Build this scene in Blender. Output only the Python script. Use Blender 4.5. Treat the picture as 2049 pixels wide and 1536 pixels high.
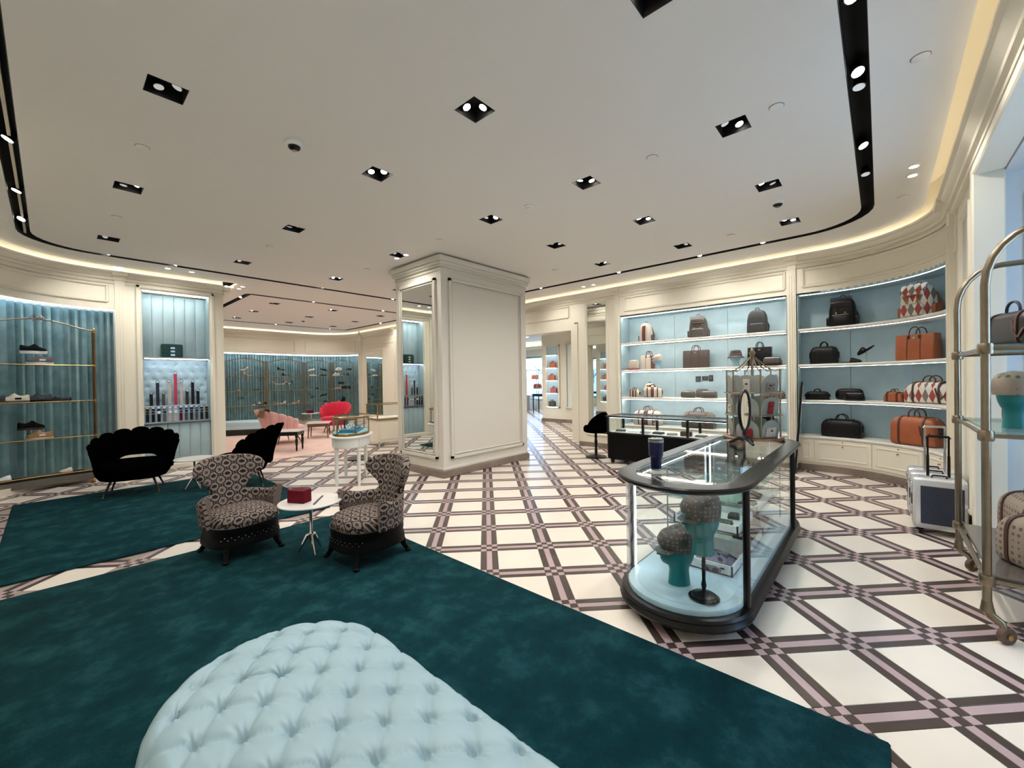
import bpy, math, random
from math import pi, sin, cos, radians, sqrt, atan2, hypot, floor
from mathutils import Vector, Matrix
random.seed(7)
S = bpy.context.scene
C = S.collection
for o in list(bpy.data.objects):
    bpy.data.objects.remove(o)
# ---------------------------------------------------------------- camera
# room axes: X runs along the shop to the right-hand back wall, Y to the left-hand back wall, Z up; metres
PH = radians(48.2); PITCH = .0077; ROLL = -.0158
cam = bpy.data.cameras.new('camera'); cam.sensor_width = 36; cam.sensor_fit = 'HORIZONTAL'
cam.lens = 825.4 / 2049 * 36; cam.clip_start = .02; cam.clip_end = 200
co = bpy.data.objects.new('camera', cam); C.objects.link(co); S.camera = co
Fw = Vector((0, cos(PITCH), -sin(PITCH))); Up = Vector((0, sin(PITCH), cos(PITCH))); Rt = Vector((1, 0, 0))
R2 = cos(ROLL) * Rt + sin(ROLL) * Up; U2 = -sin(ROLL) * Rt + cos(ROLL) * Up
m = Matrix((R2, U2, -Fw)).transposed()
m = Matrix.Rotation(-PH, 3, 'Z') @ m
co.matrix_world = Matrix.Translation((0, 0, 1.5)) @ m.to_4x4()
# ---------------------------------------------------------------- world and exposure
w = bpy.data.worlds.new('sky'); S.world = w; w.use_nodes = True
bg = w.node_tree.nodes['Background']; bg.inputs[0].default_value = (.46, .66, 1, 1); bg.inputs[1].default_value = 5.5
vs = S.view_settings; vs.view_transform = 'Standard'; vs.look = 'None'; vs.gamma = 1; vs.use_curve_mapping = False
vs.exposure = 0.52
S.cycles.diffuse_bounces = 3; S.cycles.glossy_bounces = 4; S.cycles.max_bounces = 10; S.cycles.use_light_tree = False
DOWN = 36.0     # watts of one pair of ceiling downlights
TRACK = 27.0
COVE = 6.0     # emission of the warm cove strips
LED = 9.0       # emission of the cool shelf strips

# ---------------------------------------------------------------- materials
def lin(c):
    return tuple(((x / 255 / 12.92) if x / 255 <= .04045 else ((x / 255 + .055) / 1.055) ** 2.4) for x in c)
MATS = {}
class NT:
    def __init__(s, name):
        s.m = bpy.data.materials.new(name); s.m.use_nodes = True
        s.t = s.m.node_tree; s.b = s.t.nodes['Principled BSDF']; s.o = s.t.nodes['Material Output']
    def n(s, typ, **k):
        x = s.t.nodes.new(typ)
        for a, v in k.items(): setattr(x, a, v)
        return x
    def put(s, sock, v):
        if isinstance(v, (int, float)): sock.default_value = v
        elif isinstance(v, tuple): sock.default_value = v if len(v) == len(sock.default_value) else (*v, 1)
        else: s.t.links.new(v, sock)
    def M(s, op, a, b=None, c=None):
        x = s.n('ShaderNodeMath', operation=op)
        s.put(x.inputs[0], a)
        if b is not None: s.put(x.inputs[1], b)
        if c is not None: s.put(x.inputs[2], c)
        return x.outputs[0]
    def mix(s, f, a, b):
        x = s.n('ShaderNodeMix', data_type='RGBA')
        s.put(x.inputs[0], f); s.put(x.inputs[6], a); s.put(x.inputs[7], b)
        return x.outputs[2]
    def coord(s, kind='Object'):
        return s.n('ShaderNodeTexCoord').outputs[kind]
    def noise(s, vec, scale, detail=3, rough=.5):
        x = s.n('ShaderNodeTexNoise'); s.put(x.inputs['Vector'], vec)
        x.inputs['Scale'].default_value = scale; x.inputs['Detail'].default_value = detail; x.inputs['Roughness'].default_value = rough
        return x.outputs['Fac']
    def ramp(s, f, stops):
        x = s.n('ShaderNodeValToRGB'); s.put(x.inputs[0], f)
        while len(x.color_ramp.elements) < len(stops): x.color_ramp.elements.new(.5)
        for e, (p, c) in zip(x.color_ramp.elements, stops): e.position = p; e.color = (*c, 1)
        return x.outputs[0]
    def bump(s, h, strength=.2, dist=.01):
        x = s.n('ShaderNodeBump'); x.inputs['Strength'].default_value = strength; x.inputs['Distance'].default_value = dist
        s.put(x.inputs['Height'], h); s.t.links.new(x.outputs[0], s.b.inputs['Normal'])
    def scale(s, vec, sc):
        x = s.n('ShaderNodeMapping'); s.put(x.inputs[0], vec); x.inputs['Scale'].default_value = sc
        return x.outputs[0]
def mat(name, c, rough=.5, metal=0, var=0, vscale=8, bump=0, bscale=60, coat=0, sheen=0, spec=None, emit=0):
    """plain procedural material: base colour with a little noise variation and fine relief"""
    if name in MATS: return MATS[name]
    t = NT(name); col = lin(c)
    t.b.inputs['Roughness'].default_value = rough; t.b.inputs['Metallic'].default_value = metal
    if coat: t.b.inputs['Coat Weight'].default_value = coat; t.b.inputs['Coat Roughness'].default_value = .08
    if sheen: t.b.inputs['Sheen Weight'].default_value = sheen
    if spec is not None: t.b.inputs['Specular IOR Level'].default_value = spec
    if var:
        n = t.noise(t.coord(), vscale)
        t.put(t.b.inputs['Base Color'], t.ramp(n, [(.3, tuple(x * (1 - var) for x in col)), (.7, tuple(min(1, x * (1 + var)) for x in col))]))
    else: t.b.inputs['Base Color'].default_value = (*col, 1)
    if bump: t.bump(t.noise(t.coord(), bscale, 2), bump, .004)
    if emit:
        t.b.inputs['Emission Color'].default_value = (*col, 1); t.b.inputs['Emission Strength'].default_value = emit
    MATS[name] = t.m
    return t.m
def glass(name, tint=(251, 254, 254), refl=1.0):
    t = NT(name); nt = t.t
    tr = t.n('ShaderNodeBsdfTransparent'); tr.inputs[0].default_value = (*lin(tint), 1)
    gl = t.n('ShaderNodeBsdfGlossy'); gl.inputs['Roughness'].default_value = .02; gl.inputs[0].default_value = (1, 1, 1, 1)
    lw = t.n('ShaderNodeLayerWeight'); lw.inputs[0].default_value = .5
    f = t.M('MULTIPLY', t.M('ADD', .025, t.M('MULTIPLY', t.M('POWER', lw.outputs['Facing'], 5.0), .55)), refl)
    mx = t.n('ShaderNodeMixShader'); t.put(mx.inputs[0], f)
    nt.links.new(tr.outputs[0], mx.inputs[1]); nt.links.new(gl.outputs[0], mx.inputs[2]); nt.links.new(mx.outputs[0], t.o.inputs[0])
    MATS[name] = t.m
    return t.m
def emis(name, c, s):
    t = NT(name); t.b.inputs['Base Color'].default_value = (.8, .8, .8, 1)
    t.b.inputs['Emission Color'].default_value = (*lin(c), 1); t.b.inputs['Emission Strength'].default_value = s
    MATS[name] = t.m
    return t.m
cream = mat('cream_paint', (243, 236, 218), .45, bump=.03, bscale=30)
shadedcream = mat('shaded_cream_paint', (224, 218, 206), .5, bump=.03, bscale=30)  # same cream as the walls, greyed to put the pillar's shade into the colour
ceilpaint = mat('ceiling_paint', (240, 236, 229), .8, bump=.02, bscale=40)
panelpaint = mat('pale_panel_paint', (226, 230, 232), .5)
tealleather = mat('teal_leather', (168, 192, 199), .5, bump=.06, bscale=90, var=.05, vscale=5)
paleleather = mat('pale_aqua_leather', (184, 210, 222), .38, bump=.08, bscale=45, var=.04, vscale=4)
ottoleather = mat('ottoman_leather', (160, 190, 202), .36, bump=.08, bscale=45, var=.04, vscale=4)
stonebase = mat('brown_stone', (138, 122, 112), .35, var=.2, vscale=3)
blackgloss = mat('black_lacquer', (7, 7, 8), .3, spec=.35)
blackmatte = mat('black_recess', (6, 6, 6), .6)
blackvelvet = mat('black_velvet', (3, 3, 3), 1, spec=.0)
brass = mat('brass', (176, 142, 92), .28, 1, var=.08, vscale=20)
bronze = mat('aged_bronze', (150, 136, 116), .3, 1, var=.1, vscale=15)
chrome = mat('chrome', (215, 215, 215), .12, 1)
steel = mat('brushed_steel', (165, 165, 165), .3, 1)
mirror = mat('mirror_glass', (235, 238, 236), .0, 1)
whitemetal = mat('white_paint', (238, 238, 232), .4)
whiteshelf = mat('shelf_white', (240, 236, 226), .4)
gls = glass('clear_glass')
glsdark = glass('shelf_glass', (222, 236, 232))
wglass = glass('window_glass', (240, 248, 250), .6)
ledw = emis('led_cool', (232, 244, 255), LED)
covew = emis('led_warm', (255, 244, 222), COVE)
bulb = emis('lamp_lens', (255, 248, 235), 14)
bulbdim = emis('lamp_lens_dim', (225, 225, 220), .25)
blackleather = mat('black_leather', (10, 9, 9), .36, bump=.25, bscale=70, spec=.3)
blackcloth = mat('black_cloth', (15, 15, 16), .85, bump=.1, bscale=200, spec=.15)
brownleather = mat('tan_leather', (168, 92, 54), .42, bump=.15, bscale=60, var=.08, vscale=9)
darkbrown = mat('dark_brown_leather', (74, 44, 34), .45, bump=.1, bscale=60)
redweb = mat('red_web', (150, 24, 34), .7)
greenweb = mat('green_web', (22, 56, 44), .7)
greenleather = mat('bottle_green_leather', (10, 58, 54), .3, bump=.15, bscale=60)
tealhead = mat('teal_head', (24, 118, 122), .35)
icehead = mat('ice_blue_head', (150, 190, 205), .15, coat=.5)
goldm = mat('gold_plate', (205, 165, 90), .2, 1)
silverm = mat('silver_plate', (205, 205, 205), .2, 1)
marble = mat('white_marble', (238, 234, 230), .15, var=.05, vscale=6)
crimson = mat('crimson_velvet', (196, 8, 52), .85, sheen=.2)
pinkvel = mat('pink_velvet', (226, 176, 172), .8, sheen=.2)
redbox = mat('dark_red_leather', (98, 6, 28), .6, spec=.15)
def canvas(name, c1, c2, sc=34):
    """fine repeating monogram canvas: small diamonds and dots"""
    t = NT(name); u = t.coord('Object')
    v = t.n('ShaderNodeTexVoronoi'); t.put(v.inputs['Vector'], u); v.inputs['Scale'].default_value = sc; v.inputs['Randomness'].default_value = 0.15
    f = t.M('LESS_THAN', v.outputs['Distance'], .3)
    t.put(t.b.inputs['Base Color'], t.mix(f, lin(c1), lin(c2))); t.b.inputs['Roughness'].default_value = .6
    t.bump(t.noise(u, 300, 1), .1, .002)
    MATS[name] = t.m
    return t.m
beigecanvas = canvas('beige_canvas', (206, 194, 180), (166, 150, 136))
tanbeige = canvas('tan_canvas', (150, 134, 120), (98, 84, 74), 26)
greycanvas = canvas('grey_canvas', (84, 77, 72), (58, 52, 50))
charcanvas = canvas('charcoal_canvas', (46, 45, 45), (32, 31, 31))
capcanvas = canvas('cap_canvas', (88, 80, 76), (136, 122, 110), 40)
shawlcanvas = canvas('brown_shawl', (120, 92, 74), (58, 40, 32), 22)
def argyle():
    t = NT('argyle_canvas'); uv = t.coord('UV'); s = t.n('ShaderNodeSeparateXYZ'); t.put(s.inputs[0], uv)
    x = t.M('MULTIPLY', s.outputs[0], 1 / .08); z = t.M('MULTIPLY', s.outputs[1], 1 / .19)
    a = t.M('FLOOR', t.M('ADD', x, z)); b = t.M('FLOOR', t.M('SUBTRACT', x, z))
    par = t.M('MODULO', t.M('ABSOLUTE', t.M('ADD', a, b)), 2)
    col = t.M('GREATER_THAN', t.M('FLOORED_MODULO', t.M('FLOOR', t.M('MULTIPLY', t.M('ADD', a, b), .5)), 2), .5)
    c = t.mix(col, lin((158, 68, 60)), lin((128, 118, 110)))
    t.put(t.b.inputs['Base Color'], t.mix(par, lin((232, 224, 212)), c)); t.b.inputs['Roughness'].default_value = .55
    return t.m
argylem = argyle()
def jacquard():
    """taupe cloth with black octagons, stars, bees and paired G hooks; UV in metres"""
    t = NT('octagon_jacquard'); s = t.n('ShaderNodeSeparateXYZ'); t.put(s.inputs[0], t.coord('UV'))
    AX, AZ = .122, .094
    def cell(off_x, off_z):
        x = t.M('SUBTRACT', t.M('FRACT', t.M('ADD', t.M('MULTIPLY', s.outputs[0], 1 / AX), 40 + off_x)), .5)
        z = t.M('SUBTRACT', t.M('FRACT', t.M('ADD', t.M('MULTIPLY', s.outputs[1], 1 / AZ), 40 + off_z)), .5)
        return t.M('MULTIPLY', x, AX), t.M('MULTIPLY', z, AZ)
    def octd(x, z):
        ax, az = t.M('ABSOLUTE', x), t.M('ABSOLUTE', z)
        return t.M('MAXIMUM', t.M('MAXIMUM', ax, az), t.M('MULTIPLY', t.M('ADD', ax, az), .7071))
    def ring(d, r, wd): return t.M('LESS_THAN', t.M('ABSOLUTE', t.M('SUBTRACT', d, r)), wd)
    def rad(x, z): return t.M('SQRT', t.M('ADD', t.M('MULTIPLY', x, x), t.M('MULTIPLY', z, z)))
    xa, za = cell(0, 0); xb, zb = cell(.5, .5)
    black = t.M('MAXIMUM', ring(octd(xa, za), .039, .0042), ring(octd(xb, zb), .039, .0042))
    th = t.M('ARCTAN2', za, xa)
    star = t.M('LESS_THAN', rad(xa, za), t.M('ADD', .0135, t.M('MULTIPLY', t.M('COSINE', t.M('MULTIPLY', th, 6)), .0075)))
    bee = t.M('LESS_THAN', rad(t.M('MULTIPLY', xb, .62), t.M('SUBTRACT', zb, .001)), .0145)
    head = t.M('LESS_THAN', rad(xb, t.M('SUBTRACT', zb, .012)), .008)
    black = t.M('MAXIMUM', black, t.M('MAXIMUM', star, t.M('MAXIMUM', bee, head)))
    for ox, oz in ((.5, 0), (0, .5)):
        xc, zc = cell(ox, oz)
        for sg in (-1, 1):
            x2 = t.M('ADD', xc, sg * .011)
            g = ring(rad(x2, zc), .0085, .003)
            # the opening of the hook
            gap = t.M('MULTIPLY', t.M('LESS_THAN', t.M('MULTIPLY', x2, float(sg)), 0.0), t.M('LESS_THAN', t.M('ABSOLUTE', t.M('SUBTRACT', zc, .003)), .0032))
            black = t.M('MAXIMUM', black, t.M('SUBTRACT', g, t.M('MULTIPLY', g, gap)))
    t.put(t.b.inputs['Base Color'], t.mix(black, lin((138, 122, 114)), lin((12, 9, 10)))); t.b.inputs['Roughness'].default_value = .85
    return t.m
jacq = jacquard()
def rugmat():
    t = NT('teal_pile'); u = t.coord('Object')
    a = t.noise(u, 4.5, 7, .68); b = t.noise(u, 260, 2)
    col = t.ramp(t.M('ADD', t.M('MULTIPLY', a, .8), t.M('MULTIPLY', b, .2)), [(.32, lin((5, 42, 49))), (.5, lin((11, 57, 64))), (.68, lin((38, 86, 92)))])
    t.put(t.b.inputs['Base Color'], col); t.b.inputs['Roughness'].default_value = .95
    t.b.inputs['Specular IOR Level'].default_value = .1
    t.bump(t.M('ADD', t.M('MULTIPLY', b, .6), t.M('MULTIPLY', a, 1.0)), .7, .02)
    return t.m
rugm = rugmat()
def tilemat(name, c, var=.03, rough=.22):
    t = NT(name); g = t.n('ShaderNodeNewGeometry').outputs['Position']
    n = t.noise(g, 2.2, 6, .6); col = lin(c)
    t.put(t.b.inputs['Base Color'], t.ramp(n, [(.35, tuple(x * (1 - var) for x in col)), (.65, tuple(min(1, x * (1 + var)) for x in col))]))
    t.b.inputs['Roughness'].default_value = rough
    return t.m
tcream = tilemat('cream_marble', (240, 230, 217)); tdark = tilemat('dark_brown_stone', (72, 60, 56), .12, .25); tpink = tilemat('mauve_stone', (186, 162, 164), .08, .25)
def curtmat():
    t = NT('teal_curtain'); u = t.coord('Object')
    t.put(t.b.inputs['Base Color'], t.ramp(t.noise(u, 6, 2), [(.3, lin((114, 148, 154))), (.7, lin((146, 176, 180)))]))
    t.b.inputs['Roughness'].default_value = .6; t.b.inputs['Sheen Weight'].default_value = .2
    return t.m
curtain = curtmat()
leaf = mat('tree_green', (130, 160, 140), .8, var=.3); bark = mat('tree_bark', (120, 112, 108), .9)

# ---------------------------------------------------------------- mesh helpers
class G:
    def __init__(s): s.v = []; s.f = []; s.t = []
    def add(s, vs, fs, uv=None):
        b = len(s.v); s.v += [tuple(p) for p in vs]; s.f += [tuple(i + b for i in f) for f in fs]
        s.t += list(uv) if uv else [(p[0], p[2]) for p in vs]
        return s
    def box(s, x0, x1, y0, y1, z0, z1, c=0):
        if x0 > x1: x0, x1 = x1, x0
        if y0 > y1: y0, y1 = y1, y0
        if z0 > z1: z0, z1 = z1, z0
        if not c:
            v = [(x, y, z) for z in (z0, z1) for y in (y0, y1) for x in (x0, x1)]
            return s.add(v, [(0, 2, 3, 1), (4, 5, 7, 6), (0, 1, 5, 4), (1, 3, 7, 5), (3, 2, 6, 7), (2, 0, 4, 6)])
        c = min(c, (x1 - x0) / 2.01, (y1 - y0) / 2.01, (z1 - z0) / 2.01)
        def ring(z, i):
            return [(x0 + i + c, y0 + i, z), (x1 - i - c, y0 + i, z), (x1 - i, y0 + i + c, z), (x1 - i, y1 - i - c, z), (x1 - i - c, y1 - i, z), (x0 + i + c, y1 - i, z), (x0 + i, y1 - i - c, z), (x0 + i, y0 + i + c, z)]
        def rin(z): return [(x0 + c, y0 + c, z), (x1 - c, y0 + c, z), (x1 - c, y0 + c, z), (x1 - c, y1 - c, z), (x1 - c, y1 - c, z), (x0 + c, y1 - c, z), (x0 + c, y1 - c, z), (x0 + c, y0 + c, z)]
        return s.loft([rin(z0), ring(z0 + c, 0), ring(z1 - c, 0), rin(z1)])
    def loft(s, rings, cap=True, closed=True, uv=None):
        n = len(rings[0]); v = [p for r in rings for p in r]; f = []
        for i in range(len(rings) - 1):
            for j in range(n if closed else n - 1):
                k = (j + 1) % n
                f.append((i * n + j, i * n + k, (i + 1) * n + k, (i + 1) * n + j))
        if cap and closed:
            if cap != 'end': f.append(tuple(range(n - 1, -1, -1)))
            b = (len(rings) - 1) * n; f.append(tuple(b + j for j in range(n)))
        return s.add(v, f, uv)
    def cyl(s, p0, p1, r0, r1=None, n=12, cap=True):
        r1 = r0 if r1 is None else r1
        p0, p1 = Vector(p0), Vector(p1); d = (p1 - p0).normalized()
        a = d.orthogonal().normalized(); b = d.cross(a)
        R = [[p + a * (r * cos(2 * pi * i / n)) + b * (r * sin(2 * pi * i / n)) for i in range(n)] for p, r in ((p0, r0), (p1, r1))]
        return s.loft(R, cap)
    def tube(s, pts, r, n=8, closed=False):
        P = [Vector(p) for p in pts]; m = len(P); rings = []; prev = None
        for i, p in enumerate(P):
            if closed: d = (P[(i + 1) % m] - P[i - 1])
            else: d = P[min(i + 1, m - 1)] - P[max(i - 1, 0)]
            d.normalize()
            if prev is None: a = d.orthogonal().normalized()
            else:
                a = prev - d * prev.dot(d)
                a = a.normalized() if a.length > 1e-6 else d.orthogonal().normalized()
            prev = a; b = d.cross(a); rr = r[i] if isinstance(r, (list, tuple)) else r
            rings.append([p + a * (rr * cos(2 * pi * k / n)) + b * (rr * sin(2 * pi * k / n)) for k in range(n)])
        if closed: rings.append(rings[0])
        return s.loft(rings, not closed)
    def band(s, pts, wdir, wd, th):
        """flat strap of width wd (along wdir) and thickness th following pts"""
        P = [Vector(p) for p in pts]; W = Vector(wdir).normalized(); rings = []
        for i, p in enumerate(P):
            d = (P[min(i + 1, len(P) - 1)] - P[max(i - 1, 0)]).normalized(); nn = d.cross(W).normalized()
            rings.append([p + W * wd / 2 + nn * th / 2, p - W * wd / 2 + nn * th / 2, p - W * wd / 2 - nn * th / 2, p + W * wd / 2 - nn * th / 2])
        return s.loft(rings)
    def lathe(s, prof, n=20, c=(0, 0, 0), sx=1, sy=1):
        R = [[(c[0] + sx * r * cos(2 * pi * i / n), c[1] + sy * r * sin(2 * pi * i / n), c[2] + z) for i in range(n)] for r, z in prof]
        return s.loft(R)
    def prism(s, poly, z0, z1):
        n = len(poly); return s.loft([[(x, y, z0) for x, y in poly], [(x, y, z1) for x, y in poly]])
    def sph(s, c, r, n=12, m=8):
        rx, ry, rz = r if isinstance(r, tuple) else (r, r, r)
        R = []
        for j in range(m + 1):
            a = -pi / 2 + pi * j / m; k = max(cos(a), .01)
            R.append([(c[0] + rx * k * cos(2 * pi * i / n), c[1] + ry * k * sin(2 * pi * i / n), c[2] + rz * sin(a)) for i in range(n)])
        return s.loft(R)
    def grid(s, nu, nv, fn, uvfn=None, closed=False):
        v = []; uv = []
        for j in range(nv + 1):
            for i in range(nu + (0 if closed else 1)):
                v.append(fn(i / nu, j / nv)); uv.append(uvfn(i / nu, j / nv) if uvfn else (i / nu, j / nv))
        W = nu if closed else nu + 1; f = []
        for j in range(nv):
            for i in range(nu):
                k = (i + 1) % W
                f.append((j * W + i, j * W + k, (j + 1) * W + k, (j + 1) * W + i))
        return s.add(v, f, uv)
    def move(s, mtx):
        s.v = [tuple(mtx @ Vector(p)) for p in s.v]; return s
    def mesh(s, name, mt, smooth=35):
        me = bpy.data.meshes.new(name); me.from_pydata(s.v, [], s.f)
        ul = me.uv_layers.new(name='UV')
        uvs = [0.0] * (2 * len(me.loops))
        for i, l in enumerate(me.loops): uvs[2 * i], uvs[2 * i + 1] = s.t[l.vertex_index]
        ul.data.foreach_set('uv', uvs)
        me.materials.append(mt)
        if smooth:
            me.polygons.foreach_set('use_smooth', [True] * len(me.polygons)); me.set_sharp_from_angle(angle=radians(smooth))
        me.update()
        return me
def sq(hw, hd, n=4, k=24, z=0, cx=0, cy=0):
    """superellipse ring"""
    out = []
    for i in range(k):
        a = 2 * pi * i / k; c, s_ = cos(a), sin(a)
        out.append((cx + hw * math.copysign(abs(c) ** (2 / n), c), cy + hd * math.copysign(abs(s_) ** (2 / n), s_), z))
    return out
def fixn(me):
    import bmesh
    b = bmesh.new(); b.from_mesh(me); bmesh.ops.remove_doubles(b, verts=b.verts, dist=1e-6); bmesh.ops.recalc_face_normals(b, faces=b.faces); b.to_mesh(me); b.free()
def obj(name, g, mt, parent=None, smooth=35, loc=None, rz=0, fix=True):
    me = g if isinstance(g, bpy.types.Mesh) else g.mesh(name, mt, smooth)
    if fix and not isinstance(g, bpy.types.Mesh): fixn(me)
    o = bpy.data.objects.new(name, me); C.objects.link(o)
    if parent: o.parent = parent
    if loc: o.location = loc
    if rz: o.rotation_euler = (0, 0, rz)
    return o
def tag(o, label, cat, group=None):
    o['label'] = label; o['category'] = cat
    if group: o['group'] = group
    return o
def thing(name, label, cat, loc=(0, 0, 0), rz=0, group=None):
    o = bpy.data.objects.new(name, None); C.objects.link(o); o.empty_display_size = .1
    o.location = loc; o.rotation_euler = (0, 0, rz)
    return tag(o, label, cat, group)
def struct(name, g, mt, parent=None, smooth=35, **k):
    o = obj(name, g, mt, parent, smooth, **k)
    if not parent: o['kind'] = 'structure'
    return o
def copytree(o, loc, rz, label, group=None, parent=None):
    c = o.copy(); C.objects.link(c)
    if parent: c.parent = parent
    else:
        c.location = loc; c.rotation_euler = (0, 0, rz); c['label'] = label
        if group: c['group'] = group
    for ch in o.children: copytree(ch, None, 0, None, None, c)
    return c
def arc(cx, cy, r, a0, a1, n):
    return [(cx + r * cos(radians(a0 + (a1 - a0) * i / n)), cy + r * sin(radians(a0 + (a1 - a0) * i / n))) for i in range(n + 1)]
# ---------------------------------------------------------------- wall paths
def pathA(s):
    if s < 0: return (8.05, .7 - s), (-1, 0)
    if s < 2.042:
        a = -s / 1.3; return (6.75 + 1.3 * cos(a), .7 + 1.3 * sin(a)), (-cos(a), -sin(a))
    return (6.75 - (s - 2.042), -.6), (0, 1)
def pathL(s):
    if s < 0: return (.6 - s, 9.6), (0, -1)
    if s < 2.042:
        a = pi / 2 + s / 1.3; return (.6 + 1.3 * cos(a), 8.3 + 1.3 * sin(a)), (-cos(a), -sin(a))
    return (-.7, 8.3 - (s - 2.042)), (1, 0)
def pathB(s):
    if s < 0: return (8.05, 15.1 + s), (-1, 0)
    if s < 2.356:
        a = s / 1.5; return (6.55 + 1.5 * cos(a), 15.1 + 1.5 * sin(a)), (-cos(a), -sin(a))
    return (6.55 - (s - 2.356), 16.6), (0, -1)
def pt(path, s, off, z=None):
    (x, y), (nx, ny) = path(s); p = (x + nx * off, y + ny * off)
    return p if z is None else (*p, z)
def srange(s0, s1, step=.09):
    br = [s0] + [b for b in (0, 2.042, 2.356) if s0 < b < s1] + [s1]; out = []
    for a, b in zip(br, br[1:]):
        n = 1 if (b <= 0 or a >= 2.04) else max(1, int((b - a) / step)); out += [a + (b - a) * i / n for i in range(n)]
    return out + [s1]
def sweep(path, s0, s1, prof, g=None, step=.09):
    g = g or G()
    return g.loft([[pt(path, s, o, z) for o, z in prof] for s in srange(s0, s1, step)])
def rect(o0, o1, z0, z1): return [(o0, z0), (o1, z0), (o1, z1), (o0, z1)]
CORN = [(-.04, 3.235), (.025, 3.235), (.03, 3.255), (.012, 3.262), (.016, 3.285), (.05, 3.295), (.055, 3.325), (.04, 3.335), (.07, 3.36), (.095, 3.385), (.1, 3.4), (.13, 3.405), (.13, 3.435), (.1, 3.435), (.095, 3.42), (-.04, 3.42)]
MOUL = [(0, 0), (.012, .004), (.018, .016), (.012, .028), (0, .032)]
def panel_frame(path, s0, s1, z0, z1, off=0, wd=.045, pr=.032, g=None):
    """raised rectangular moulding frame on the wall face"""
    g = g or G()
    for z in (z0, z1): sweep(path, s0, s1, [(off - .01, z - wd / 2), (off + pr * .5, z - wd / 2), (off + pr, z - wd / 6), (off + pr, z + wd / 6), (off + pr * .4, z + wd / 2), (off - .01, z + wd / 2)], g)
    for s in (s0, s1):
        R = []
        for z in (z0, z1): R.append([pt(path, s + d, off + o, z) for d, o in ((-wd / 2, -.01), (-wd / 2, pr * .5), (-wd / 6, pr), (wd / 6, pr), (wd / 2, pr * .5), (wd / 2, -.01))])
        g.loft(R)
    return g
CZ = 3.49
# ---------------------------------------------------------------- floor with laid tiles
GA = .0647 - PH; PIT = .5054; BAND = .1455; ST = BAND / 3
gx0, gy0 = -.1307 * 1.5, 2.1348 * 1.5
GX = gx0 * cos(PH) + gy0 * sin(PH); GY = -gx0 * sin(PH) + gy0 * cos(PH)
floor_ = struct('floor', G().box(-2, 18.5, -2.2, 17.2, -.1, -.006), mat('grout', (150, 138, 128), .8), smooth=0)
ca, sa = cos(GA), sin(GA)
def gpos(i, j): return (GX + PIT * (i * ca - j * sa), GY + PIT * (i * sa + j * ca))
def camview(x, y, z=0):
    p = co.matrix_world.inverted() @ Vector((x, y, z))
    if p.z > -.3: return None
    k = 825.4 / -p.z
    px, py = 1024.5 + k * p.x, 768 - k * p.y
    return (px, py, -p.z)
RUGS = [(-.35, 2.24, 4.98, 8.25), (-.35, 2.24, -.02, 4.63)]
pieces = {'tile': [], 'dark_strip': [], 'mauve_strip': [], 'small_tile': [], 'mauve_square': []}
def cellpieces(i, j):
    h = (PIT - BAND) / 2
    yield 'tile', .5, .5, 2 * h, 2 * h
    for k in (-1, 0, 1):
        n = 'mauve_strip' if k == 0 else 'dark_strip'
        yield n, .5, k * ST / PIT, 2 * h, ST
        yield n, k * ST / PIT, .5, ST, 2 * h
        for l in (-1, 0, 1):
            yield ('small_tile' if (k + l) % 2 else 'mauve_square'), k * ST / PIT, l * ST / PIT, ST, ST
KIND = {'tile': tcream, 'dark_strip': tdark, 'mauve_strip': tpink, 'small_tile': tdark, 'mauve_square': tpink}
for i in range(-40, 46):
    for j in range(-40, 46):
        x, y = gpos(i, j)
        if not (-1.9 < x < 18.3 and -2.1 < y < 17.1): continue
        for n, fi, fj, wx, wy in cellpieces(i, j):
            px, py = gpos(i + fi, j + fj)
            if not (-1.95 < px < 18.4 and -2.15 < py < 17.15): continue
            hidden = any(a < px < b and c < py < d for a, b, c, d in RUGS)
            if hidden: continue
            cv = camview(px, py); vis = cv and -40 < cv[0] < 2090 and cv[1] < 1600 and px < 8.0
            d = cv[2] if vis else 1e3 + hypot(px, py)
            pieces[n].append((d, px, py, wx, wy))
LIM = {'tile': 300, 'dark_strip': 300, 'mauve_strip': 200, 'small_tile': 150, 'mauve_square': 150}
GAP = .0012
def tilemesh(wx, wy, g, c=(0, 0), rot=False):
    hx, hy = wx / 2 - GAP, wy / 2 - GAP; b = .0015
    P = []
    for z, k in ((-.008, 0), (-b, 0), (0, b)):
        r = [(-hx + k, -hy + k), (hx - k, -hy + k), (hx - k, hy - k), (-hx + k, hy - k)]
        if rot: r = [(c[0] + x * ca - y * sa, c[1] + x * sa + y * ca) for x, y in r]
        P.append([(x, y, z) for x, y in r])
    n = len(g.v); g.add([p for r in P for p in r], [(0, 1, 5, 4), (1, 2, 6, 5), (2, 3, 7, 6), (3, 0, 4, 7), (4, 5, 9, 8), (5, 6, 10, 9), (6, 7, 11, 10), (7, 4, 8, 11), (8, 9, 10, 11)])
    return g
for n, L in pieces.items():
    L.sort(); cache = {}
    for d, px, py, wx, wy in L[:LIM[n]]:
        key = (round(wx, 4), round(wy, 4))
        if key not in cache: cache[key] = tilemesh(wx, wy, G()).mesh(n, KIND[n], 0)
        o = bpy.data.objects.new(n, cache[key]); C.objects.link(o); o.parent = floor_; o.location = (px, py, 0); o.rotation_euler = (0, 0, GA)
    g = G()
    for d, px, py, wx, wy in L[LIM[n]:]: tilemesh(wx, wy, g, (px, py), True)
    o = obj({'tile': 'far_tiles', 'dark_strip': 'far_dark_strips', 'mauve_strip': 'far_mauve_strips', 'small_tile': 'far_small_tiles', 'mauve_square': 'far_mauve_squares'}[n], g, KIND[n], floor_, 0, fix=False); o['kind'] = 'stuff'
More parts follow.
